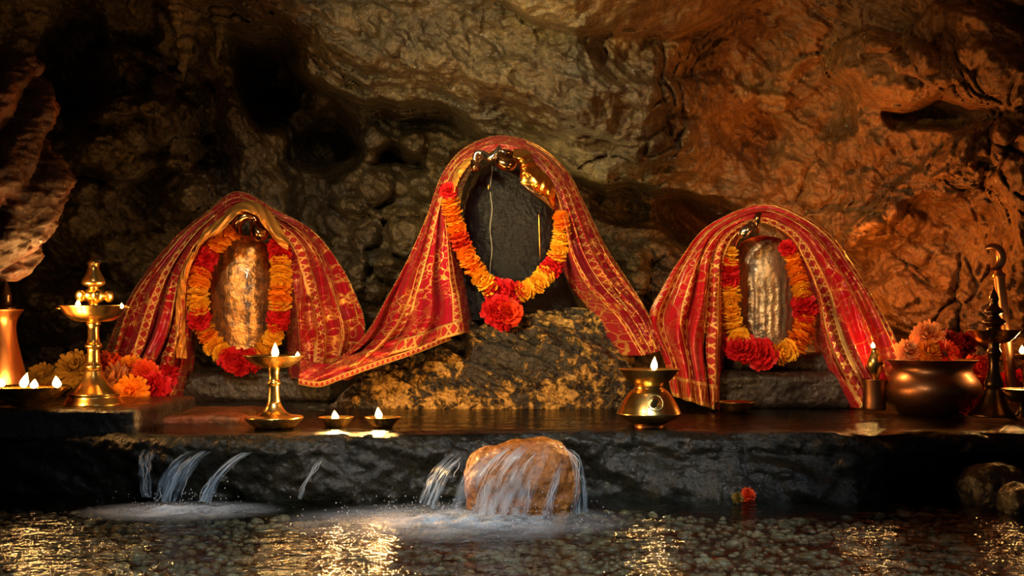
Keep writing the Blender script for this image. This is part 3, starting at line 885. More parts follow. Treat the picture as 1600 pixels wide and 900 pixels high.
# ------------------------------------------------------------------ red cloths
class Drape:
    def __init__(s, name, label, pairs, mat, pleats, amp, seed, center, bulge=0.05):
        s.n = 300
        a = np.asarray(pairs, float)
        c = catmull(a, s.n)
        s.I, s.O = c[:, :3], c[:, 3:]
        s.pl, s.amp, s.seed, s.c, s.bulge = pleats, amp, seed, np.array(center, float), bulge
        mid = PV(0.5 * (s.I + s.O)); s.len = np.concatenate([[0], np.cumsum(np.linalg.norm(np.diff(mid, axis=0), axis=1))])
        s.wid = np.linalg.norm(PV(s.I) - PV(s.O), axis=1)
        s.obj = thing(name, (0, 0, 0), label, 'cloth')
        ts = np.concatenate([np.linspace(-.30, 0, 12, endpoint=False), np.linspace(0, 1, 110), np.linspace(1, 1.3, 10)[1:]])
        S = np.linspace(0, 1, s.n)
        V, U = s.at(S[:, None] + 0 * ts[None], ts[None] + 0 * S[:, None], True)
        base = np.array(V.reshape(-1, 3).mean(0)); base[2] = V[..., 2].min()
        s.obj.location = base; s.base = base
        o = grid_obj('fabric', V - base, mat, s.obj, U)
        md = o.modifiers.new('thickness', 'SOLIDIFY'); md.thickness = 0.002
        s.fabric = o

    def at(s, S, T, uv=False, lift=0.0):
        k = S * (s.n - 1); i = np.clip(np.floor(k).astype(int), 0, s.n - 2); f = (k - i)[..., None]
        I = s.I[i] * (1 - f) + s.I[i + 1] * f; O = s.O[i] * (1 - f) + s.O[i + 1] * f
        t = np.clip(T, 0, 1)[..., None]
        B = I * (1 - t) + O * t
        W = (s.wid[i] * (1 - f[..., 0]) + s.wid[i + 1] * f[..., 0])
        h = np.abs(S - 0.5) * 2
        A = s.amp * (0.25 + 0.75 * sstep(0.1, 0.8, h)) * np.clip(W / 0.18, 0.25, 1.2)
        wob = perlin(np.stack([S * 5 + s.seed, T * 1.2, 0 * S + s.seed], -1))
        ph = s.pl * T + 0.55 * wob + 0.25 * np.sin(S * 9 + s.seed)
        sn = np.sin(2 * math.pi * ph)
        fold = A * (np.sign(sn) * np.abs(sn) ** 0.75 + 0.35 * np.sin(2 * math.pi * ph * 2.3 + s.seed + 3 * wob))
        win = np.clip(np.minimum(t[..., 0] / 0.08 + .25, 1), 0, 1)
        sm = 0.006 * fbm(np.stack([S * 22, T * 6, 0 * S + s.seed * 3], -1), 3)
        B[..., 2] += -s.bulge * np.sin(math.pi * t[..., 0]) - fold * win + sm - lift
        B[..., 0] += 6 * A / max(s.amp, 1e-6) * 0.5 * np.cos(2 * math.pi * ph) * win * np.sin(math.pi * t[..., 0])
        lo = np.clip(-T, 0, 1)[..., None] / 0.30; hi = np.clip(T - 1, 0, 1)[..., None] / 0.30
        B = B.copy()
        c = np.array([s.c[0], 0, 0])
        B[..., 0] += (s.c[0] - B[..., 0]) * 0.22 * lo[..., 0]; B[..., 2] += 0.26 * lo[..., 0]
        B[..., 0] += (s.c[0] - B[..., 0]) * 0.22 * hi[..., 0]; B[..., 1] += 14 * hi[..., 0] * (h < .5); B[..., 2] += 0.22 * hi[..., 0]
        V = PV(B)
        if uv:
            L = np.interp(S, np.linspace(0, 1, s.n), s.len)
            return V, np.stack([L, T * W.clip(.1) + 0.0], -1)
        return V

    def band(s, t0, t1, s0=0.0, s1=1.0, name='gold_border', n=320, mat=None, lift=0.005):
        S = np.linspace(s0, s1, n); T = np.linspace(0, 1, 9)
        ta = interp(t0, S) if not np.isscalar(t0) else t0 + 0 * S
        tb = interp(t1, S) if not np.isscalar(t1) else t1 + 0 * S
        TT = ta[:, None] + (tb - ta)[:, None] * T[None]
        V = s.at(S[:, None] + 0 * TT, TT, False, lift)
        L = np.interp(S, np.linspace(0, 1, s.n), s.len)
        U = np.stack([L[:, None] + 0 * TT, T[None] + 0 * TT], -1)
        o = grid_obj(name, V - s.base, mat or M['zari'], s.obj, U)
        md = o.modifiers.new('thickness', 'SOLIDIFY'); md.thickness = 0.0015
        return o

    def hem(s, s0, s1, t0=0.0, t1=1.0, n=120, lift=0.005):
        T = np.linspace(t0, t1, n); S = np.linspace(s0, s1, 7)
        SS, TT = S[None] + 0 * T[:, None], T[:, None] + 0 * S[None]
        V = s.at(SS, TT, False, lift)
        L = np.concatenate([[0], np.cumsum(np.linalg.norm(np.diff(V[:, 3], axis=0), axis=1))])
        U = np.stack([L[:, None] + 0 * TT, np.linspace(0, 1, 7)[None] + 0 * TT], -1)
        o = grid_obj('hem_border', V - s.base, M['zari'], s.obj, U)
        md = o.modifiers.new('thickness', 'SOLIDIFY'); md.thickness = 0.0015

    def beads(s, lines, r=0.0022, gap=0.007, lift=0.006):
        c = []
        for (sa, ta, sb, tb) in lines:
            S = np.linspace(sa, sb, 400); T = np.linspace(ta, tb, 400)
            V = s.at(S, T, False, lift)
            L = np.concatenate([[0], np.cumsum(np.linalg.norm(np.diff(V, axis=0), axis=1))])
            q = np.arange(0, L[-1], gap)
            c.append(np.stack([np.interp(q, L, V[:, k]) for k in range(3)], -1))
        c = np.vstack(c) - s.base
        o = link('bead_edging', blobs_mesh('bead_edging', c, np.full(len(c), r), 1), M['bead'], s.obj)
        tag(o, kind='stuff')


cl_c = Drape('red_cloth', 'dark red gold-scrolled cloth over the central black stone, its tail spread over the boulder', [
    (725, 520, 3.34, 478, 594, 3.36), (718, 470, 3.42, 560, 535, 3.46), (710, 430, 3.48, 605, 465, 3.58), (703, 380, 3.52, 640, 400, 3.68), (698, 330, 3.54, 668, 335, 3.76),
    (705, 292, 3.55, 690, 275, 3.82), (730, 258, 3.56, 722, 234, 3.86), (780, 234, 3.57, 778, 212, 3.88), (830, 250, 3.56, 838, 226, 3.86), (866, 295, 3.55, 884, 264, 3.82),
    (882, 345, 3.52, 912, 315, 3.76), (894, 400, 3.48, 945, 382, 3.66), (920, 450, 3.42, 982, 440, 3.56), (965, 495, 3.34, 1012, 490, 3.46), (1003, 556, 3.27, 1032, 548, 3.36)],
    M['cloth_c'], 3.2, 0.040, 1.3, (795, 350))
cl_c.band(.50, .66, .0, .42); cl_c.band(0.0, .07, 0, .45); cl_c.hem(0.0, .04)
cl_c.band(.36, .52, .58, 1.0); cl_c.band(0.0, .10, .56, 1.0); cl_c.band(.88, .98, .55, 1.0)
cl_c.beads([(0, 1, 1, 1), (0, 0, 1, 0), (0, 0, 0, 1)])

cl_l = Drape('red_cloth', 'red and gold cloth draped to a peak over the brown oval stone', [
    (262, 634, 3.52, 150, 588, 3.46), (282, 575, 3.58, 165, 548, 3.56), (290, 500, 3.62, 195, 478, 3.68), (295, 440, 3.64, 232, 420, 3.78), (308, 395, 3.65, 278, 367, 3.84), (335, 355, 3.65, 322, 332, 3.88),
    (375, 334, 3.65, 371, 299, 3.92), (418, 350, 3.65, 432, 328, 3.90), (448, 390, 3.65, 490, 362, 3.86), (458, 435, 3.64, 530, 412, 3.78), (464, 485, 3.61, 556, 462, 3.70), (468, 535, 3.58, 570, 512, 3.63), (470, 592, 3.53, 556, 580, 3.53)],
    M['cloth_l'], 3.6, 0.048, 4.1, (378, 470), 0.06)
cl_l.band(.22, .46, .56, 1.0); cl_l.band(.62, .68, .55, 1.0); cl_l.band(.10, .26, 0.0, .45); cl_l.band(.55, .64, 0, .45); cl_l.band(.85, .93, 0, .45); cl_l.hem(.0, .03); cl_l.hem(.965, 1.0)
cl_l.beads([(0, 1, 1, 1), (0, 0, 1, 0)])

cl_r = Drape('red_cloth', 'bright red gold-bordered cloth over the silvery oval stone', [
    (1118, 640, 3.30, 1050, 618, 3.36), (1122, 580, 3.34, 1038, 565, 3.43), (1126, 510, 3.38, 1014, 500, 3.48), (1126, 450, 3.41, 1035, 450, 3.54), (1132, 400, 3.42, 1065, 402, 3.60), (1152, 365, 3.43, 1108, 352, 3.65),
    (1188, 348, 3.43, 1190, 318, 3.68), (1232, 368, 3.43, 1252, 336, 3.65), (1258, 408, 3.42, 1302, 372, 3.60), (1278, 458, 3.41, 1338, 422, 3.54), (1286, 510, 3.38, 1368, 472, 3.48), (1305, 570, 3.34, 1396, 522, 3.42), (1345, 638, 3.30, 1412, 565, 3.38)],
    M['cloth_r'], 3.4, 0.046, 7.7, (1193, 460), 0.05)
cl_r.band(0.02, .24, 0, .5); cl_r.band(.48, .58, 0, .46); cl_r.band(.80, .88, 0, .46); cl_r.band(0.02, .26, .5, 1.0); cl_r.band(.62, .72, .52, 1.0); cl_r.band(.92, 1.0, .5, 1.0); cl_r.hem(0, .05)
cl_r.beads([(0, 1, 1, 1), (0, 0, 1, 0), (0, 0, 0, 1), (0, .26, 1, .28)])


def loft(name, A, B, mat, parent, bulge=0.02, ripple=0.0, n=80, m=24, seed=0.0, base=(0, 0, 0), thick=0.002):
    a, b = catmull(A, n), catmull(B, n)
    t = np.linspace(0, 1, m)[None, :, None]
    G = a[:, None] * (1 - t) + b[:, None] * t
    sh = np.sin(math.pi * t[..., 0])
    G[..., 2] -= bulge * sh
    if ripple:
        S = np.linspace(0, 1, n)[:, None]
        G[..., 2] += ripple * np.sin(2 * math.pi * (1.6 * t[..., 0] + 1.3 * np.sin(S * 7 + seed))) + ripple * perlin(np.stack([S * 6 + 0 * sh, t[..., 0] * 3 + 0 * S, 0 * S + seed + 0 * sh], -1))
    V = PV(G)
    uv = np.stack([np.linspace(0, 1, n)[:, None] + 0 * sh, t[..., 0] + 0 * np.linspace(0, 1, n)[:, None]], -1)
    o = grid_obj(name, V - np.asarray(base), mat, parent, uv)
    md = o.modifiers.new('thickness', 'SOLIDIFY'); md.thickness = thick
    return o


# gold satin turn-backs of the cloths
loft('gold_lining', [(300, 410, 3.58), (318, 378, 3.56), (345, 362, 3.55), (372, 334, 3.55), (396, 334, 3.55), (415, 356, 3.55), (432, 378, 3.56), (450, 392, 3.58)],
     [(306, 385, 3.62), (318, 360, 3.62), (345, 340, 3.62), (370, 318, 3.62), (400, 316, 3.62), (424, 332, 3.62), (440, 356, 3.6), (452, 378, 3.6)], M['gold_satin'], cl_l.obj, .02, .008, seed=2., base=cl_l.base)
loft('gold_lining', [(292, 560, 3.55), (289, 500, 3.57), (292, 440, 3.58), (306, 395, 3.58)], [(276, 560, 3.54), (274, 500, 3.56), (280, 440, 3.58), (296, 392, 3.6)], M['gold_satin'], cl_l.obj, .015, .008, seed=5., base=cl_l.base)
loft('gold_lining', [(712, 300, 3.50), (717, 282, 3.50), (728, 264, 3.50), (742, 250, 3.50)], [(704, 302, 3.53), (707, 278, 3.53), (720, 256, 3.53), (736, 244, 3.53)], M['gold_satin'], cl_c.obj, .012, .004, seed=1., base=cl_c.base)
# the tail of the central cloth bunched where it meets the neighbour cloth
tail = loft('gathered_tail', [(466, 600, 3.30), (500, 604, 3.28), (540, 590, 3.27), (590, 572, 3.27), (650, 552, 3.30), (705, 530, 3.40)], [(470, 560, 3.40), (510, 568, 3.36), (545, 556, 3.34), (590, 540, 3.34), (640, 520, 3.38), (690, 505, 3.44)], M['cloth_c'], cl_c.obj, .035, .012, 120, 40, 3., cl_c.base)
loft('gold_border', [(466, 601, 3.285), (500, 605, 3.265), (540, 591, 3.255), (590, 573, 3.255), (650, 553, 3.285), (705, 531, 3.385)], [(466, 592, 3.28), (500, 596, 3.255), (540, 582, 3.245), (590, 564, 3.245), (650, 544, 3.275), (704, 523, 3.38)], M['zari'], cl_c.obj, .004, 0, base=cl_c.base)

# ------------------------------------------------------------------ ornaments on the stones
orn_c = thing('crown_ornament', P(795, 255, 3.52), 'curled silver and gold crown ornament atop the central black stone', 'ornament')
bc = np.array(P(795, 255, 3.52))
loft('gold_sheet', [(800, 250, 3.50), (812, 262, 3.49), (813, 285, 3.49), (830, 300, 3.5), (850, 312, 3.53), (862, 326, 3.56)], [(803, 232, 3.54), (826, 236, 3.53), (840, 262, 3.52), (858, 276, 3.52), (868, 298, 3.54), (868, 324, 3.57)], M['gold_foil'], orn_c, .028, .004, seed=1.5, base=bc, thick=.003)
loft('silver_rim', [(812, 288, 3.495), (830, 304, 3.50), (850, 318, 3.53), (864, 332, 3.56)], [(814, 282, 3.485), (834, 297, 3.49), (854, 309, 3.52), (867, 325, 3.55)], M['silver'], orn_c, .006, base=bc)


def blob_chain(name, pts, mat, parent, base, seg=14):
    """a swelling tube through (px, py, d, radius px)"""
    c = catmull(np.asarray(pts, float), 60)
    p = PV(c[:, :3]) - base
    r = np.maximum(c[:, 3], 0.05) * c[:, 2] / F
    r = r * np.clip(np.minimum(np.linspace(0, 12, 60), np.linspace(12, 0, 60)), 0, 1) ** .5
    return link(name, tube_mesh(name, [p], [r], seg), mat, parent)


blob_chain('curl', [(800, 240, 3.5, 5), (786, 240, 3.49, 7), (783, 252, 3.47, 10), (795, 258, 3.47, 11), (805, 250, 3.48, 6)], M['amber_metal'], orn_c, bc)
blob_chain('curl', [(782, 226, 3.5, 2), (776, 238, 3.48, 5), (766, 247, 3.48, 6), (754, 240, 3.5, 5), (744, 240, 3.5, 4), (742, 254, 3.5, 3), (748, 262, 3.5, 2)], M['silver'], orn_c, bc)
blob_chain('curl', [(738, 250, 3.5, 3), (742, 262, 3.48, 7), (748, 258, 3.5, 4)], M['amber_metal'], orn_c, bc)
blob_chain('curl', [(778, 228, 3.5, 2), (784, 236, 3.48, 3), (792, 240, 3.48, 3)], M['silver'], orn_c, bc)
orn_l = thing('hook_ornament', P(392, 362, 3.62), 'polished bronze double-hook ornament atop the brown oval stone', 'ornament')
bl = np.array(P(392, 362, 3.62))
blob_chain('hook', [(378, 368, 3.60, 3), (371, 358, 3.58, 7), (372, 346, 3.57, 9), (384, 338, 3.57, 8), (396, 340, 3.58, 7), (402, 350, 3.58, 8)], M['amber_metal'], orn_l, bl)
blob_chain('hook', [(398, 345, 3.58, 6), (400, 358, 3.57, 10), (406, 366, 3.57, 11), (414, 362, 3.58, 8), (418, 352, 3.6, 4)], M['amber_metal'], orn_l, bl)
orn_r = thing('clasp_ornament', P(1170, 362, 3.4), 'small silver clasp ornament atop the silvery oval stone', 'ornament')
br = np.array(P(1170, 362, 3.4))
blob_chain('clasp', [(1156, 370, 3.40, 4), (1162, 364, 3.38, 8), (1170, 356, 3.38, 7), (1176, 346, 3.4, 3)], M['silver'], orn_r, br)
blob_chain('finial', [(1184, 366, 3.40, 2), (1183, 352, 3.38, 4), (1184, 338, 3.38, 5), (1190, 332, 3.4, 3)], M['amber_metal'], orn_r, br)

# ------------------------------------------------------------------ flowers
def flower_mesh(name, layers, mat, seed=0, ruffle=0.25, curl=0.3, back=False):
    """layers: (count, elevation deg of the petals, length, width, height of their root); axis +Z, unit radius"""
    r = np.random.RandomState(seed); V, Q = [], []
    for cnt, el, ln, wd, z0 in layers:
        for k in range(cnt):
            a = 2 * math.pi * (k + r.uniform(-.3, .3)) / cnt + seed
            e = math.radians(el + r.uniform(-9, 9)); L = ln * r.uniform(.85, 1.1); w = wd * r.uniform(.85, 1.15)
            dr = np.array([math.cos(a), math.sin(a), 0]); sd = np.array([-math.sin(a), math.cos(a), 0]); up = np.array([0, 0, 1.0])
            b = len(V)
            for i, (f, wf) in enumerate(((0.05, .35), (.5, .8), (.85, 1.0), (1.02, .62))):
                ee = e + curl * f * f
                p = dr * math.cos(ee) * L * f + up * (math.sin(ee) * L * f + z0)
                rf = ruffle * w * r.uniform(-.5, .5)
                V += [p - sd * w * wf * .5 + up * rf, p + up * (-.12 * w + ruffle * w * .2), p + sd * w * wf * .5 + up * (r.uniform(-.5, .5) * ruffle * w)]
            for i in range(3):
                o = b + 3 * i
                Q += [(o, o + 1, o + 4, o + 3), (o + 1, o + 2, o + 5, o + 4)]
    me = raw_mesh(name, V, Q); me.materials.append(mat)
    return me


def marigold(name, mat, seed):
    return flower_mesh(name, [(11, -42, .92, .62, .0), (12, -14, 1.0, .60, .02), (11, 14, .98, .56, .06), (9, 40, .84, .50, .1), (6, 64, .70, .42, .12), (3, 82, .56, .36, .14)], mat, seed, .45, .15)


def rose(name, mat, seed):
    return flower_mesh(name, [(13, -34, .96, .50, 0), (14, -8, 1.05, .50, .02), (13, 16, 1.04, .48, .05), (11, 38, .95, .45, .08), (8, 58, .82, .42, .1), (5, 78, .68, .36, .1)], mat, seed, .8, .2)


def mum(name, mat, seed):
    return flower_mesh(name, [(20, -32, 1.0, .26, .0), (20, -8, 1.05, .27, .02), (19, 14, 1.02, .26, .05), (16, 36, .92, .25, .08), (12, 56, .80, .24, .10), (7, 76, .66, .22, .12)], mat, seed, .2, .25)


FM = {}
for nm, mt, fn in (('orange', 'fl_orange', marigold), ('yellow', 'fl_yellow', marigold), ('red', 'fl_red', rose), ('scarlet', 'fl_scarlet', marigold)):
    FM[nm] = [fn('garland_' + nm, M[mt], k) for k in range(3)]
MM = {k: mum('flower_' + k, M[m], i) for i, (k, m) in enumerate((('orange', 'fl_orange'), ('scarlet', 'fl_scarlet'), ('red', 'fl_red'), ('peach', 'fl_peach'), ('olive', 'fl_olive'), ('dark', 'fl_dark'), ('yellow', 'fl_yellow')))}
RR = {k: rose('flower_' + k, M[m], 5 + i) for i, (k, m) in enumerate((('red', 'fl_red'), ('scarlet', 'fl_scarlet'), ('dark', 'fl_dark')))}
rf = random.Random(11)


def garland(label, pts, d_of, base):
    """pts: (px, py, radius px, colour letter) in order along the string"""
    t = thing('flower_garland', base, label, 'garland')
    P3 = [np.array(P(x, y, d_of(x, y))) for x, y, r, c in pts]
    nm = {'o': 'orange', 'y': 'yellow', 'r': 'red', 's': 'scarlet'}
    for k, (x, y, r, c) in enumerate(pts):
        a, b = P3[max(0, k - 1)], P3[min(len(P3) - 1, k + 1)]
        tn = Vector(b - a).normalized()
        axis = (tn * (1 if rf.random() > .5 else -1) + Vector((0, -0.5 if c in 'oys' else -1.8, 0.15))).normalized()
        q = axis.to_track_quat('Z', 'Y') @ Matrix.Rotation(rf.uniform(0, 6.28), 3, 'Z').to_quaternion()
        o = link({'o': 'marigold', 'y': 'marigold', 's': 'marigold', 'r': 'rose'}[c], rf.choice(FM[nm[c]]), None, t)
        o.location = Vector(P3[k]) - Vector(base); o.rotation_mode = 'QUATERNION'; o.rotation_quaternion = q
        sc = r * d_of(x, y) / F
        o.scale = (sc, sc, sc * (.62 if c != 'r' else .9))
    p = catmull(np.array(P3) - np.array(base), 120)
    child('string', tube_mesh('string', [p], [0.0025], 6), M['green'], t)
    return t


gl = [(362, 363, 15, 'o'), (350, 373, 15, 'o'), (339, 384, 15, 'o'), (331, 392, 14, 's'), (323, 402, 17, 'r'), (317, 414, 17, 'r'), (313, 427, 18, 'o'), (311, 441, 18, 'o'), (310, 459, 18, 'y'), (310, 472, 18, 'y'), (310, 485, 17, 'y'),
      (312, 499, 19, 'r'), (318, 512, 18, 'y'), (325, 526, 18, 'o'), (334, 540, 18, 'y'), (346, 551, 17, 'y'), (360, 561, 19, 'r'), (377, 566, 21, 'r'), (394, 563, 19, 'r'), (409, 552, 17, 'y'), (418, 541, 17, 'y'), (425, 529, 17, 'y'), (431, 518, 16, 'y'),
      (434, 503, 18, 'r'), (436, 492, 17, 'r'), (437, 478, 18, 'y'), (437, 465, 19, 'o'), (438, 452, 19, 'o'), (439, 438, 18, 'y'), (439, 425, 18, 'y'), (439, 411, 18, 'y'), (437, 397, 17, 'r'), (432, 386, 15, 'r')]
garland('marigold and red rose garland around the brown oval stone', gl, lambda x, y: 3.63 + 0.03 * (y > 500), P(378, 470, 3.65))
gc = [(701, 299, 14, 'r'), (704, 316, 16, 'o'), (706, 330, 16, 'o'), (709, 344, 16, 'o'), (713, 357, 16, 'o'), (717, 370, 16, 's'), (722, 383, 17, 's'), (728, 395, 16, 'o'), (734, 408, 17, 'o'), (742, 420, 17, 'o'), (750, 432, 17, 'y'), (759, 442, 16, 'y'), (767, 450, 16, 'y'),
      (776, 455, 20, 'r'), (790, 459, 21, 'r'), (803, 458, 18, 'r'), (815, 456, 17, 'y'), (826, 451, 17, 'y'), (836, 445, 17, 'y'), (845, 437, 17, 'y'), (853, 428, 17, 'y'), (861, 419, 17, 'r'), (866, 411, 15, 'r'), (870, 400, 16, 'y'), (874, 388, 16, 'y'), (877, 375, 16, 'y'), (878, 362, 15, 'y'), (878, 350, 15, 'o'), (876, 338, 13, 'o')]
g_c = garland('long marigold garland with a red rose pendant on the central black stone', gc, lambda x, y: 3.52 - 0.0, P(790, 400, 3.52))
# pendant bunch
bp = Vector(P(790, 400, 3.52))
for x, y, r, nmx in ((772, 488, 22, 'red'), (795, 490, 23, 'scarlet'), (783, 478, 18, 'red'), (784, 500, 20, 'red')):
    o = link('pendant_rose', RR[nmx], None, g_c); o.location = Vector(P(x, y, 3.46)) - bp
    o.rotation_euler = (math.pi / 2 + rf.uniform(-.3, .3), rf.uniform(-.4, .4), rf.uniform(-.3, .3)); o.scale = (r * 3.46 / F,) * 3
gr = [(1140, 393, 15, 'y'), (1138, 408, 16, 'y'), (1134, 422, 20, 'r'), (1136, 434, 19, 'r'), (1139, 452, 17, 'y'), (1141, 468, 18, 'y'), (1140, 485, 18, 'y'), (1142, 499, 19, 'y'), (1147, 514, 18, 'y'), (1155, 528, 18, 'y'), (1152, 545, 21, 'r'), (1168, 546, 21, 'r'), (1190, 553, 25, 'r'),
      (1217, 553, 20, 'y'), (1232, 548, 20, 'y'), (1244, 539, 20, 'o'), (1251, 527, 20, 'o'), (1256, 515, 19, 'o'), (1258, 503, 18, 'o'), (1257, 488, 20, 'r'), (1256, 477, 19, 'r'), (1254, 462, 15, 'y'), (1251, 450, 15, 'y'), (1248, 438, 15, 'o'), (1245, 426, 15, 'o'), (1241, 413, 15, 'o'), (1237, 400, 14, 'o'), (1231, 388, 14, 'r')]
garland('bright yellow marigold garland with large red roses around the silvery stone', gr, lambda x, y: 3.44 - 0.04 * (y > 520), P(1193, 460, 3.44))


def flower(kind, mesh, px, py, r, d, label, group, tilt=None, nm='chrysanthemum'):
    t = thing(nm, P(px, py, d), label, 'flower', group)
    o = link('petals', mesh, None, t)
    sc = r * d / F; o.scale = (sc,) * 3
    tl = tilt or (rf.uniform(.7, 1.3), rf.uniform(-.5, .5), rf.uniform(-.6, .6))
    o.rotation_euler = tl
    c = link('receptacle', RECEPT, None, t); c.scale = (sc * .3,) * 3; c.rotation_euler = tl
    return t


RECEPT = blobs_mesh('receptacle', [(0, 0, -.3)], [(1.1, 1.1, .8)], 2); RECEPT.materials.append(M['green'])
gp = 'cut flowers heaped beside the tall brass lamp'
flower('m', RR['scarlet'], 172, 571, 22, 3.30, 'scarlet bloom at the top of the heap beside the tall lamp', gp, nm='rose')
flower('m', MM['peach'], 181, 591, 23, 3.24, 'peach bloom directly against the tall lamp stem', gp)
flower('m', MM['orange'], 204, 575, 20, 3.32, 'small orange bloom at the back of the heap', gp)
flower('m', MM['scarlet'], 226, 584, 22, 3.28, 'reddish bloom touching the red cloth hem', gp)
flower('m', MM['orange'], 206, 613, 27, 3.14, 'large open orange chrysanthemum at the front of the heap', gp, (1.35, 0.1, 0))
flower('m', RR['red'], 244, 607, 25, 3.20, 'deep red ruffled bloom beside the large orange chrysanthemum', gp, nm='rose')
flower('m', RR['red'], 262, 588, 20, 3.36, 'dark red bloom tucked under the cloth hem', gp, nm='rose')
flower('m', MM['olive'], 66, 590, 23, 3.10, 'dull yellow bloom behind the four-flame bowl', gp, (0.9, 0, 0))
flower('m', MM['olive'], 118, 578, 30, 3.10, 'larger dull yellow bloom between the bowl and the tall lamp', gp, (1.0, 0.2, 0))

# ------------------------------------------------------------------ lamps and vessels
def flame(parent, base, px, py, h, w, d, power=0.5, lean=0.0):
    """flame whose foot stands at (px, py); part of the lamp that parents it"""
    s = d / F; H = h * s; R = w * s * .5
    prof = [(.25, 0), (.75, .12), (1.0, .28), (.9, .45), (.62, .65), (.3, .85), (.02, 1.0)]
    me = lathe_mesh('flame', [(r * R, z * H) for r, z in prof], 16, 3)
    for v in me.vertices: v.co.x += lean * H * (v.co.z / H) ** 2
    o = link('flame', me, M['flame'], parent); o.location = Vector(P(px, py, d)) - Vector(base)
    wk = link('wick', lathe_mesh('wick', [(.0012, -.006), (.0014, 0), (.001, .35 * H)], 8, 1), M['wick'], o)
    l = bpy.data.lights.new('flame_light', 'POINT'); l.energy = power; l.color = (1.0, .48, .13); l.shadow_soft_size = 0.012
    lo = bpy.data.objects.new('flame_light', l); COL.objects.link(lo); lo.parent = o; lo.location = (0, 0, H * 1.1 + 0.012)
    return o


def vessel(name, label, cat, cx, base_py, d, parts, group=None):
    """parts: (name, material, profile rows in px)"""
    b = P(cx, base_py, d); t = thing(name, b, label, cat, group)
    for nm, mt, prof in parts:
        lathe_px(nm, prof, cx, d, M[mt], t, base_py)
    return t, b


# tall brass lamp on the block
D = 2.86
t, b = vessel('brass_lamp', 'tall brass lamp with a lobed finial and wide dish on the stone block', 'oil lamp', 146, 633, D, [
    ('base', 'brass', [(46, 633), (47, 631), (40, 622), (38, 618), (40, 616), (37, 613), (24, 602), (16, 590), (12, 576)]),
    ('stem', 'brass', [(10, 578), (13, 574), (13, 571), (10, 568), (9.5, 555), (9, 545), (13, 542), (13, 538), (9, 535), (8, 520), (8, 510), (11, 507), (10, 503)]),
    ('dish', 'brass', [(12, 503), (28, 502), (40, 494), (46, 485), (51, 479), (52, 477), (50, 478), (42, 484), (20, 488), (2, 488)]),
    ('finial', 'brass_old', [(8, 488), (8, 480), (6, 474), (16, 470), (21, 463), (18, 456), (8, 452), (7, 449), (17, 445), (18, 440), (13, 430), (8, 420), (8, 414), (10, 411), (6, 406), (2, 402), (.5, 400)])])
for k in range(5):
    a = k * 2 * math.pi / 5 + .3
    o = child('lobe', blobs_mesh('lobe', [(0, 0, 0)], [(.014, .014, .017)], 2), M['brass_old'], t, (22 * D / F * math.cos(a), 22 * D / F * math.sin(a), (633 - 463) * D / F))
for k, (px, py) in enumerate(((98, 481), (194, 480))):
    child('spout', blobs_mesh('spout', [(0, 0, 0)], [(.018, .010, .006)], 2), M['brass'], t, tuple(Vector(P(px, py, D)) - Vector(b)))
flame(t, b, 122, 479, 11, 8, 2.81, 1.3); flame(t, b, 190, 482, 9, 7, 2.84, 1.2)

# vase with dark stopper
t, b = vessel('brass_vase', 'tall flared brass vase with a dark pointed stopper at the picture edge', 'vase', 4, 632, 2.92, [
    ('body', 'copper', [(30, 632), (34, 625), (36, 605), (34, 585), (28, 560), (22, 535), (19, 512), (21, 498), (28, 488), (31, 484), (29, 482), (20, 488), (2, 490)])])
lathe_px('stopper', [(12, 486), (14, 480), (9, 477), (7, 470), (8, 462), (6, 455), (3, 444), (1, 436)], 4, 2.92, M['dark_bronze'], t, 632).location = (6 * 2.92 / F, 0, 0)

# bowl with four flames
t, b = vessel('oil_bowl', 'shallow brass bowl with four flames at the edge of the stone block', 'oil lamp', 42, 634, 2.76, [
    ('bowl', 'brass_old', [(24, 634), (26, 631), (34, 628), (48, 620), (58, 610), (63, 604), (64, 603), (61, 605), (50, 612), (20, 616), (1, 616)])])
lathe_px('oil', [(58, 606.5), (57, 606), (1, 605.6)], 42, 2.76, M['oil'], t, 634)
for px, py, h, w, ln in ((3, 605, 15, 10, 0), (37, 606, 24, 14, .25), (53, 607, 15, 13, .1), (89, 606, 19, 14, -.1)):
    flame(t, b, px, py, h, w, 2.72, 1.0, ln)
vessel('small_dish', 'small copper dish at the picture edge in front of the bowl', 'dish', -6, 634, 2.735, [('dish', 'copper', [(14, 634), (20, 631), (24, 626), (24, 625), (20, 628), (1, 630)])])

# standing lamp in front of the brown stone
D = 2.8
t, b = vessel('brass_lamp', 'polished brass standing lamp with saucer base on the wet ledge', 'oil lamp', 428, 669, D, [
    ('base', 'brass', [(26, 669), (32, 667), (42, 658), (46, 652), (44, 650), (30, 650), (20, 645), (13, 636), (10, 628)]),
    ('stem', 'brass', [(10, 630), (9, 622), (8, 612), (8, 602), (10.5, 600), (10.5, 597), (8, 595), (7.5, 586), (8.5, 580), (9, 574)]),
    ('dish', 'brass', [(9, 575), (22, 574), (26, 572), (36, 566), (44, 559), (48, 556), (48, 555), (45, 557), (30, 562), (1, 563)])])
flame(t, b, 430, 559, 24, 12, 2.78, 3.5, .0); flame(t, b, 465, 558, 9, 7, 2.77, .3)

def diya(cx, label, fx, fy, fh, hw):
    t, b = vessel('oil_lamp_dish', label, 'oil lamp', cx, 669, 2.82, [('bowl', 'brass', [(11, 669), (14, 668), (19, 663), (24, 656), (hw, 652), (hw + .5, 651), (hw - 2, 653), (18, 658), (1, 659)])])
    lathe_px('oil', [(22, 655.2), (21, 655), (1, 654.8)], cx, 2.82, M['oil'], t, 669)
    flame(t, b, fx, fy, fh, 12, 2.80, 5.0, -.1)
diya(525, 'small brass dish lamp nearer the standing lamp', 524, 657, 16, 27)
diya(598, 'small brass dish lamp with a lifted flame nearer the boulder', 592, 655, 19, 28)

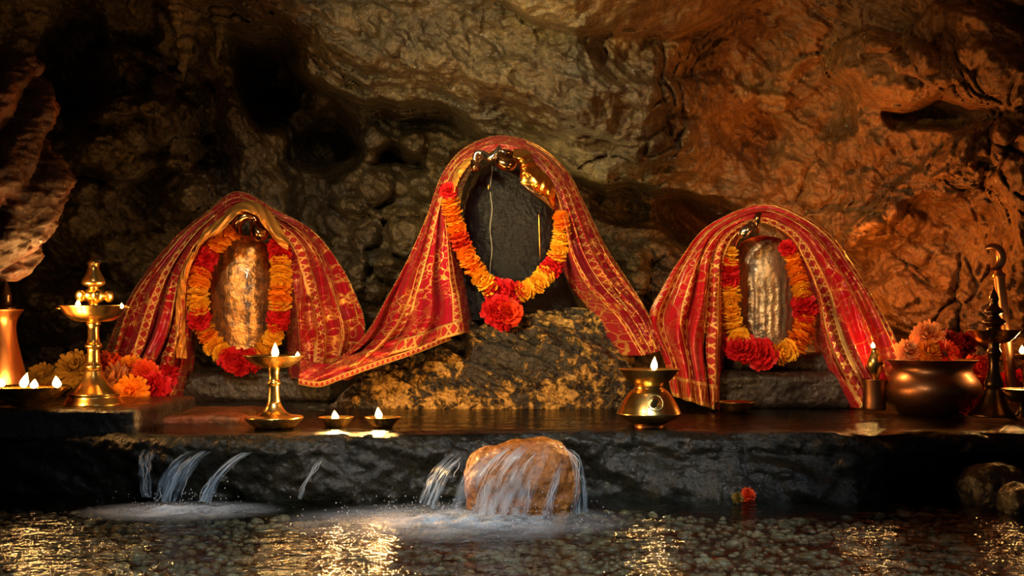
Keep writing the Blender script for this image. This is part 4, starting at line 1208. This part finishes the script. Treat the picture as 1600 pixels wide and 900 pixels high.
# waisted lamp with a cup on top
D = 2.82
t, b = vessel('brass_pot_lamp', 'squat bell-shaped brass lamp with a cup and single flame near the ledge front', 'oil lamp', 1014, 669, D, [
    ('foot', 'copper', [(20, 669), (23, 667), (21, 664), (24, 662)]),
    ('body', 'brass', [(24, 663), (36, 658), (47, 650), (51, 646), (49, 643), (45, 634), (38, 622), (31, 612), (25, 608), (22, 606)]),
    ('cup', 'brass', [(22, 607), (21, 603), (26, 600), (38, 590), (44, 581), (48, 577), (48, 576), (44, 578), (34, 588), (1, 590)])])
flame(t, b, 1022, 579, 22, 11, 2.80, 4.0, 0.05)
em = child('emblem', blobs_mesh('emblem', [(0, 0, 0)], [(.015, .004, .016)], 3), M['brass'], t, tuple(Vector(P(1024, 630, D - .068)) - Vector(b)), (-.45, math.pi / 4, 0))
child('emblem_ring', tube_mesh('emblem_ring', [[(0.019 * math.cos(a), 0, .021 * math.sin(a)) for a in np.linspace(0, 6.2832, 33)]], [.0016], 6), M['brass_old'], t, tuple(Vector(P(1024, 630, D - .069)) - Vector(b)), (-.45, 0, 0))

vessel('small_dish', 'small empty brass dish in front of the wet step', 'dish', 1150, 643, 3.28, [('dish', 'brass', [(15, 643), (18, 641), (26, 634), (31, 628), (31, 627), (28, 630), (16, 636), (1, 637)])])

# copper pot with flowers
D = 3.22
t, b = vessel('copper_pot', 'round-bellied copper pot full of orange flowers', 'pot', 1456, 646, D, [
    ('body', 'copper_dull', [(48, 646), (56, 642), (68, 630), (74, 615), (74, 604), (68, 592), (61, 584), (58, 576), (61, 568), (68, 563), (69, 561), (65, 562), (56, 570), (54, 578), (2, 580)])])
go = 'flowers in the copper pot'
for px, py, r, k, lb, dd in ((1448, 527, 25, 'peach', 'tallest peach-orange bloom standing out of the copper pot', 3.22), (1417, 551, 20, 'peach', 'peach bloom at the pot rim nearest the red cloth', 3.19), (1450, 553, 20, 'orange', 'orange bloom in the middle of the pot mouth', 3.17), (1478, 551, 20, 'scarlet', 'scarlet-tinged bloom at the pot rim nearest the dark lamp', 3.19), (1434, 541, 19, 'orange', 'orange bloom under the tallest one in the pot', 3.24), (1484, 535, 20, 'dark', 'shadowed dark red bloom at the back of the pot', 3.27)):
    flower('m', MM[k], px, py, r, dd, lb, go)
gq = 'loose flowers beside the copper pot'
for px, py, r, k, lb, dd in ((1526, 575, 22, 'scarlet', 'scarlet bloom leaning on the copper pot shoulder', 3.34), (1578, 598, 22, 'red', 'red bloom behind the dark lamp stem', 3.34), (1512, 634, 16, 'dark', 'dark red bloom lying at the foot of the pot', 3.12), (1534, 634, 14, 'dark', 'small dark bloom beside the dark lamp base', 3.14), (1505, 540, 20, 'dark', 'dark bloom high behind the pot rim', 3.40), (1540, 610, 20, 'red', 'red bloom between the pot and the dark lamp', 3.36), (1590, 630, 18, 'dark', 'dark bloom near the picture edge under the small bowl', 3.30), (1528, 605, 20, 'dark', 'dark bloom low behind the pot belly', 3.42), (1500, 572, 18, 'dark', 'dark bloom between the pot rim and the scarlet bloom', 3.42)):
    flower('m', RR[k], px, py, r, dd, lb, gq, nm='rose')

# cup lamp in front of the red cloth
t, b = vessel('cup_lamp', 'copper tumbler with a slim glass lamp against the bright red cloth', 'oil lamp', 1366, 640, 3.24, [
    ('tumbler', 'copper_dull', [(17, 640), (18, 638), (17, 615), (19, 594), (19.5, 592), (17, 594), (15, 600), (1, 602)]),
    ('glass', 'brass_old', [(8, 602), (7, 590), (11, 580), (14, 570), (12, 560), (7, 552), (5, 546), (7, 543), (4, 544), (1, 545)])])
flame(t, b, 1364, 544, 10, 7, 3.23, 1.0)

# dark bronze lamp
D = 3.08
t, b = vessel('bronze_lamp', 'dark bronze lamp with a wide dish and tiered finial', 'oil lamp', 1553, 650, D, [
    ('base', 'dark_bronze', [(38, 650), (39, 647), (30, 640), (22, 630), (16, 618), (13, 605)]),
    ('stem', 'dark_bronze', [(12, 607), (15, 600), (12, 592), (8, 580), (7, 565), (9, 556), (12, 550), (8, 545), (9, 536)]),
    ('dish', 'brass_old', [(10, 537), (22, 535), (30, 528), (36, 520), (40, 516), (40, 515), (36, 518), (20, 523), (1, 524)]),
    ('finial', 'dark_bronze', [(10, 524), (12, 516), (8, 511), (17, 506), (18, 502), (10, 497), (7, 493), (14, 489), (14, 485), (7, 479), (5, 473), (8, 468), (6, 462), (2, 453), (.5, 448)])])
# staff with crescent
t = thing('crescent_staff', P(1580, 646, 3.24), 'slanting brass staff topped by a crescent behind the dark bronze lamp', 'staff')
bs = np.array(P(1580, 646, 3.24))
child('rod', tube_mesh('rod', [catmull([np.array(P(1586, 646, 3.24)) - bs, np.array(P(1561, 430, 3.24)) - bs], 20)], [.0155], 16), M['copper'], t)
child('collar', tube_mesh('collar', [np.array([np.array(P(1561.5, 434, 3.24)) - bs, np.array(P(1561, 430, 3.24)) - bs, np.array(P(1560.5, 426, 3.24)) - bs, np.array(P(1560, 421, 3.24)) - bs])], [[.017, .019, .012, .008]], 16), M['copper'], t)
an = np.linspace(math.radians(125), math.radians(-100), 40)
cr = np.stack([1549 + 16 * np.cos(an), 403 - 18 * np.sin(an), 3.24 + 0 * an], -1)
child('crescent', tube_mesh('crescent', [PV(cr) - bs], [np.sin(np.linspace(0.05, math.pi - .05, 40)) ** .7 * .013 + .001], 12), M['copper'], t)
# small bowl and slim lamp cut by the picture edge
vessel('small_bowl', 'small dark bowl on a foot cut by the picture edge', 'bowl', 1598, 652, 3.02, [('foot', 'dark_bronze', [(14, 652), (8, 645), (6, 636), (8, 630)]), ('bowl', 'brass_old', [(8, 631), (20, 626), (28, 616), (32, 608), (32, 607), (28, 611), (1, 616)])])
t, b = vessel('slim_lamp', 'slim brass lamp with a flame half out of the picture', 'oil lamp', 1604, 646, 3.20, [('stem', 'brass_old', [(16, 646), (10, 638), (6, 620), (5, 590), (8, 582), (5, 575), (6, 562)]), ('cup', 'brass_old', [(6, 563), (12, 560), (17, 554), (17, 553), (13, 555), (1, 556)])])
flame(t, b, 1597, 553, 14, 9, 3.18, 1.0)

# ------------------------------------------------------------------ running water
def stream(label, curves, group=None, n_str=26, spread=7, r=(0.0004, 0.0011), seed=0, sheet=True):
    """curves: two or more guide paths (px, py, d) that bound a falling sheet"""
    rs = np.random.RandomState(seed)
    g = [catmull(c, 40) for c in curves]
    base = PV(np.mean([c[-1] for c in g], 0))
    t = thing('water_cascade', tuple(base), label, 'water', group)
    if sheet:
        k = np.linspace(0, 1, 30); idx = k * (len(g) - 1)
        G = np.stack([g[min(int(i), len(g) - 2)] * (1 - (i - min(int(i), len(g) - 2))) + g[min(int(i), len(g) - 2) + 1] * (i - min(int(i), len(g) - 2)) for i in idx], 1)
        V = PV(G); V = V + 0.004 * perlin(V * (60, 60, 14))[..., None]
        U = np.stack([k[None] + 0 * np.arange(40)[:, None], np.linspace(0, 1, 40)[:, None] + 0 * k[None]], -1)
        grid_obj('sheet', V - base, M['streak'], t, U)
    paths, rad = [], []
    for q in range(max(4, n_str // 9)):
        a = rs.rand() * (len(g) - 1); i = min(int(a), len(g) - 2); f = a - i
        c = g[i] * (1 - f) + g[i + 1] * f
        j0, j1 = sorted(rs.randint(6, 40, 2)); j1 = max(j1, j0 + 12)
        c = c[j0:min(j1, 40)].copy()
        if len(c) < 5: continue
        wv = np.linspace(0, 1, len(c))
        c[:, 0] += spread * (.25 + .75 * wv) * rs.normal() * .5 + 1.5 * np.sin(wv * 7 + rs.rand() * 6)
        c[:, 2] -= 0.006 + 0.01 * rs.rand()
        paths.append(PV(c) - base); rad.append(rs.uniform(*r) * np.sin(np.linspace(.15, math.pi - .15, len(c))) ** .5)
    o = link('strands', tube_mesh('strands', paths, rad, 5), M['strand'], t); tag(o, kind='stuff')
    return t


gw = 'water running over the ledge lip'
stream('thin cascade at the ledge end beside the stone block', [[(226, 694, 2.66), (217, 710, 2.59), (217, 740, 2.54), (222, 776, 2.51)], [(256, 696, 2.66), (240, 714, 2.59), (236, 744, 2.54), (238, 778, 2.51)]], gw, 40, 6, seed=1)
stream('broad bluish cascade over the ledge below the standing lamp', [[(310, 696, 2.66), (276, 714, 2.57), (252, 744, 2.53), (240, 782, 2.49)], [(335, 695, 2.66), (300, 714, 2.57), (274, 746, 2.53), (262, 784, 2.49)], [(360, 694, 2.66), (322, 714, 2.57), (296, 748, 2.53), (280, 784, 2.49)]], gw, 70, 9, seed=2)
stream('slanting twin-strand cascade between the broad cascade and the dish lamps', [[(400, 696, 2.65), (356, 718, 2.56), (326, 748, 2.52), (306, 784, 2.48)], [(425, 694, 2.65), (380, 716, 2.56), (348, 748, 2.52), (330, 785, 2.48)]], gw, 50, 6, seed=3)
stream('faint single trickle below the dish lamps', [[(504, 708, 2.60), (490, 730, 2.56), (474, 755, 2.52), (464, 780, 2.49)], [(511, 708, 2.60), (497, 730, 2.56), (481, 755, 2.52), (471, 781, 2.49)]], gw, 14, 3, seed=4)
gb = 'water pouring over the domed rock'
stream('blue-white cascade beside the domed rock', [[(716, 700, 2.56), (690, 718, 2.47), (668, 744, 2.42), (652, 782, 2.38)], [(742, 704, 2.48), (718, 726, 2.41), (698, 754, 2.37), (684, 796, 2.33)]], gb, 80, 8, seed=5)
stream('golden sheet of water sliding down the face of the domed rock', [[(815, 686, 2.45), (768, 704, 2.355), (724, 740, 2.32), (700, 800, 2.29)], [(832, 685, 2.45), (800, 702, 2.335), (764, 742, 2.30), (740, 804, 2.27)], [(846, 685, 2.45), (832, 702, 2.335), (806, 742, 2.30), (786, 806, 2.27)], [(862, 687, 2.45), (862, 704, 2.335), (846, 742, 2.31), (828, 806, 2.28)]], gb, 120, 8, seed=6)
stream('free-falling arc of water on the far flank of the domed rock', [[(852, 686, 2.45), (884, 704, 2.355), (896, 742, 2.33), (890, 804, 2.30)], [(868, 690, 2.45), (906, 714, 2.38), (917, 748, 2.36), (920, 800, 2.33)]], gb, 60, 6, seed=7)
stream('thin strand falling in front of the domed rock', [[(874, 716, 2.34), (862, 745, 2.32), (852, 775, 2.30), (844, 806, 2.27)], [(884, 716, 2.34), (876, 745, 2.32), (868, 775, 2.30), (862, 806, 2.27)]], gb, 24, 4, seed=8)


def foam_patch(label, cx, cy, rx, ry, seed):
    n, m = 36, 72
    rr = np.linspace(0, 1, n)[:, None]; th = np.linspace(0, 2 * math.pi, m, endpoint=False)[None]
    x = cx + rx * rr * np.cos(th); y = cy + ry * rr * np.sin(th)
    p = np.stack([x, y, 0 * x], -1)
    w = (1 - rr) ** 1.3 + 0 * th
    z = WZ + 0.006 + 0.012 * w * (fbm(p * 22 + seed, 3) + .4)
    o = grid_obj('foam', np.stack([x, y, z], -1) - (cx, cy, WZ), M['foam'], None, np.stack([w, 0 * w], -1), wrap=True)
    o.location = (cx, cy, WZ)
    return tag(o, label, 'foam', None, 'stuff')


foam_patch('white churning foam below the domed rock', -0.12, 2.30, 0.40, 0.24, 1.0)
foam_patch('thin foam below the ledge cascades', -0.74, 2.42, 0.24, 0.14, 4.0)
rs = np.random.RandomState(9)
n = 900
dx = np.concatenate([rs.normal(-.12, .13, n), rs.normal(-.74, .07, 160)]); dy = np.concatenate([rs.normal(2.27, .05, n), rs.normal(2.46, .03, 160)])
dz = WZ + np.abs(rs.normal(0, .022, n + 160)) + .004
o = link('spray_droplets', blobs_mesh('spray_droplets', np.stack([dx, dy, dz], -1), rs.uniform(.0006, .0018, n + 160), 1), M['strand'])
tag(o, 'fine white spray droplets above the churning water', 'spray', None, 'stuff')

# floating petals at the ledge foot
for px, py, lb in ((1152, 778, 'smaller orange petal cup floating at the ledge foot'), (1168, 774, 'larger orange petal cup floating at the ledge foot')):
    d = (CZ - WZ) / ((py + 9 - HY) / F)
    flower('m', MM['olive'] if px < 1160 else MM['scarlet'], px, py, 9 if px < 1160 else 12, d, lb, 'petals floating in the pool')
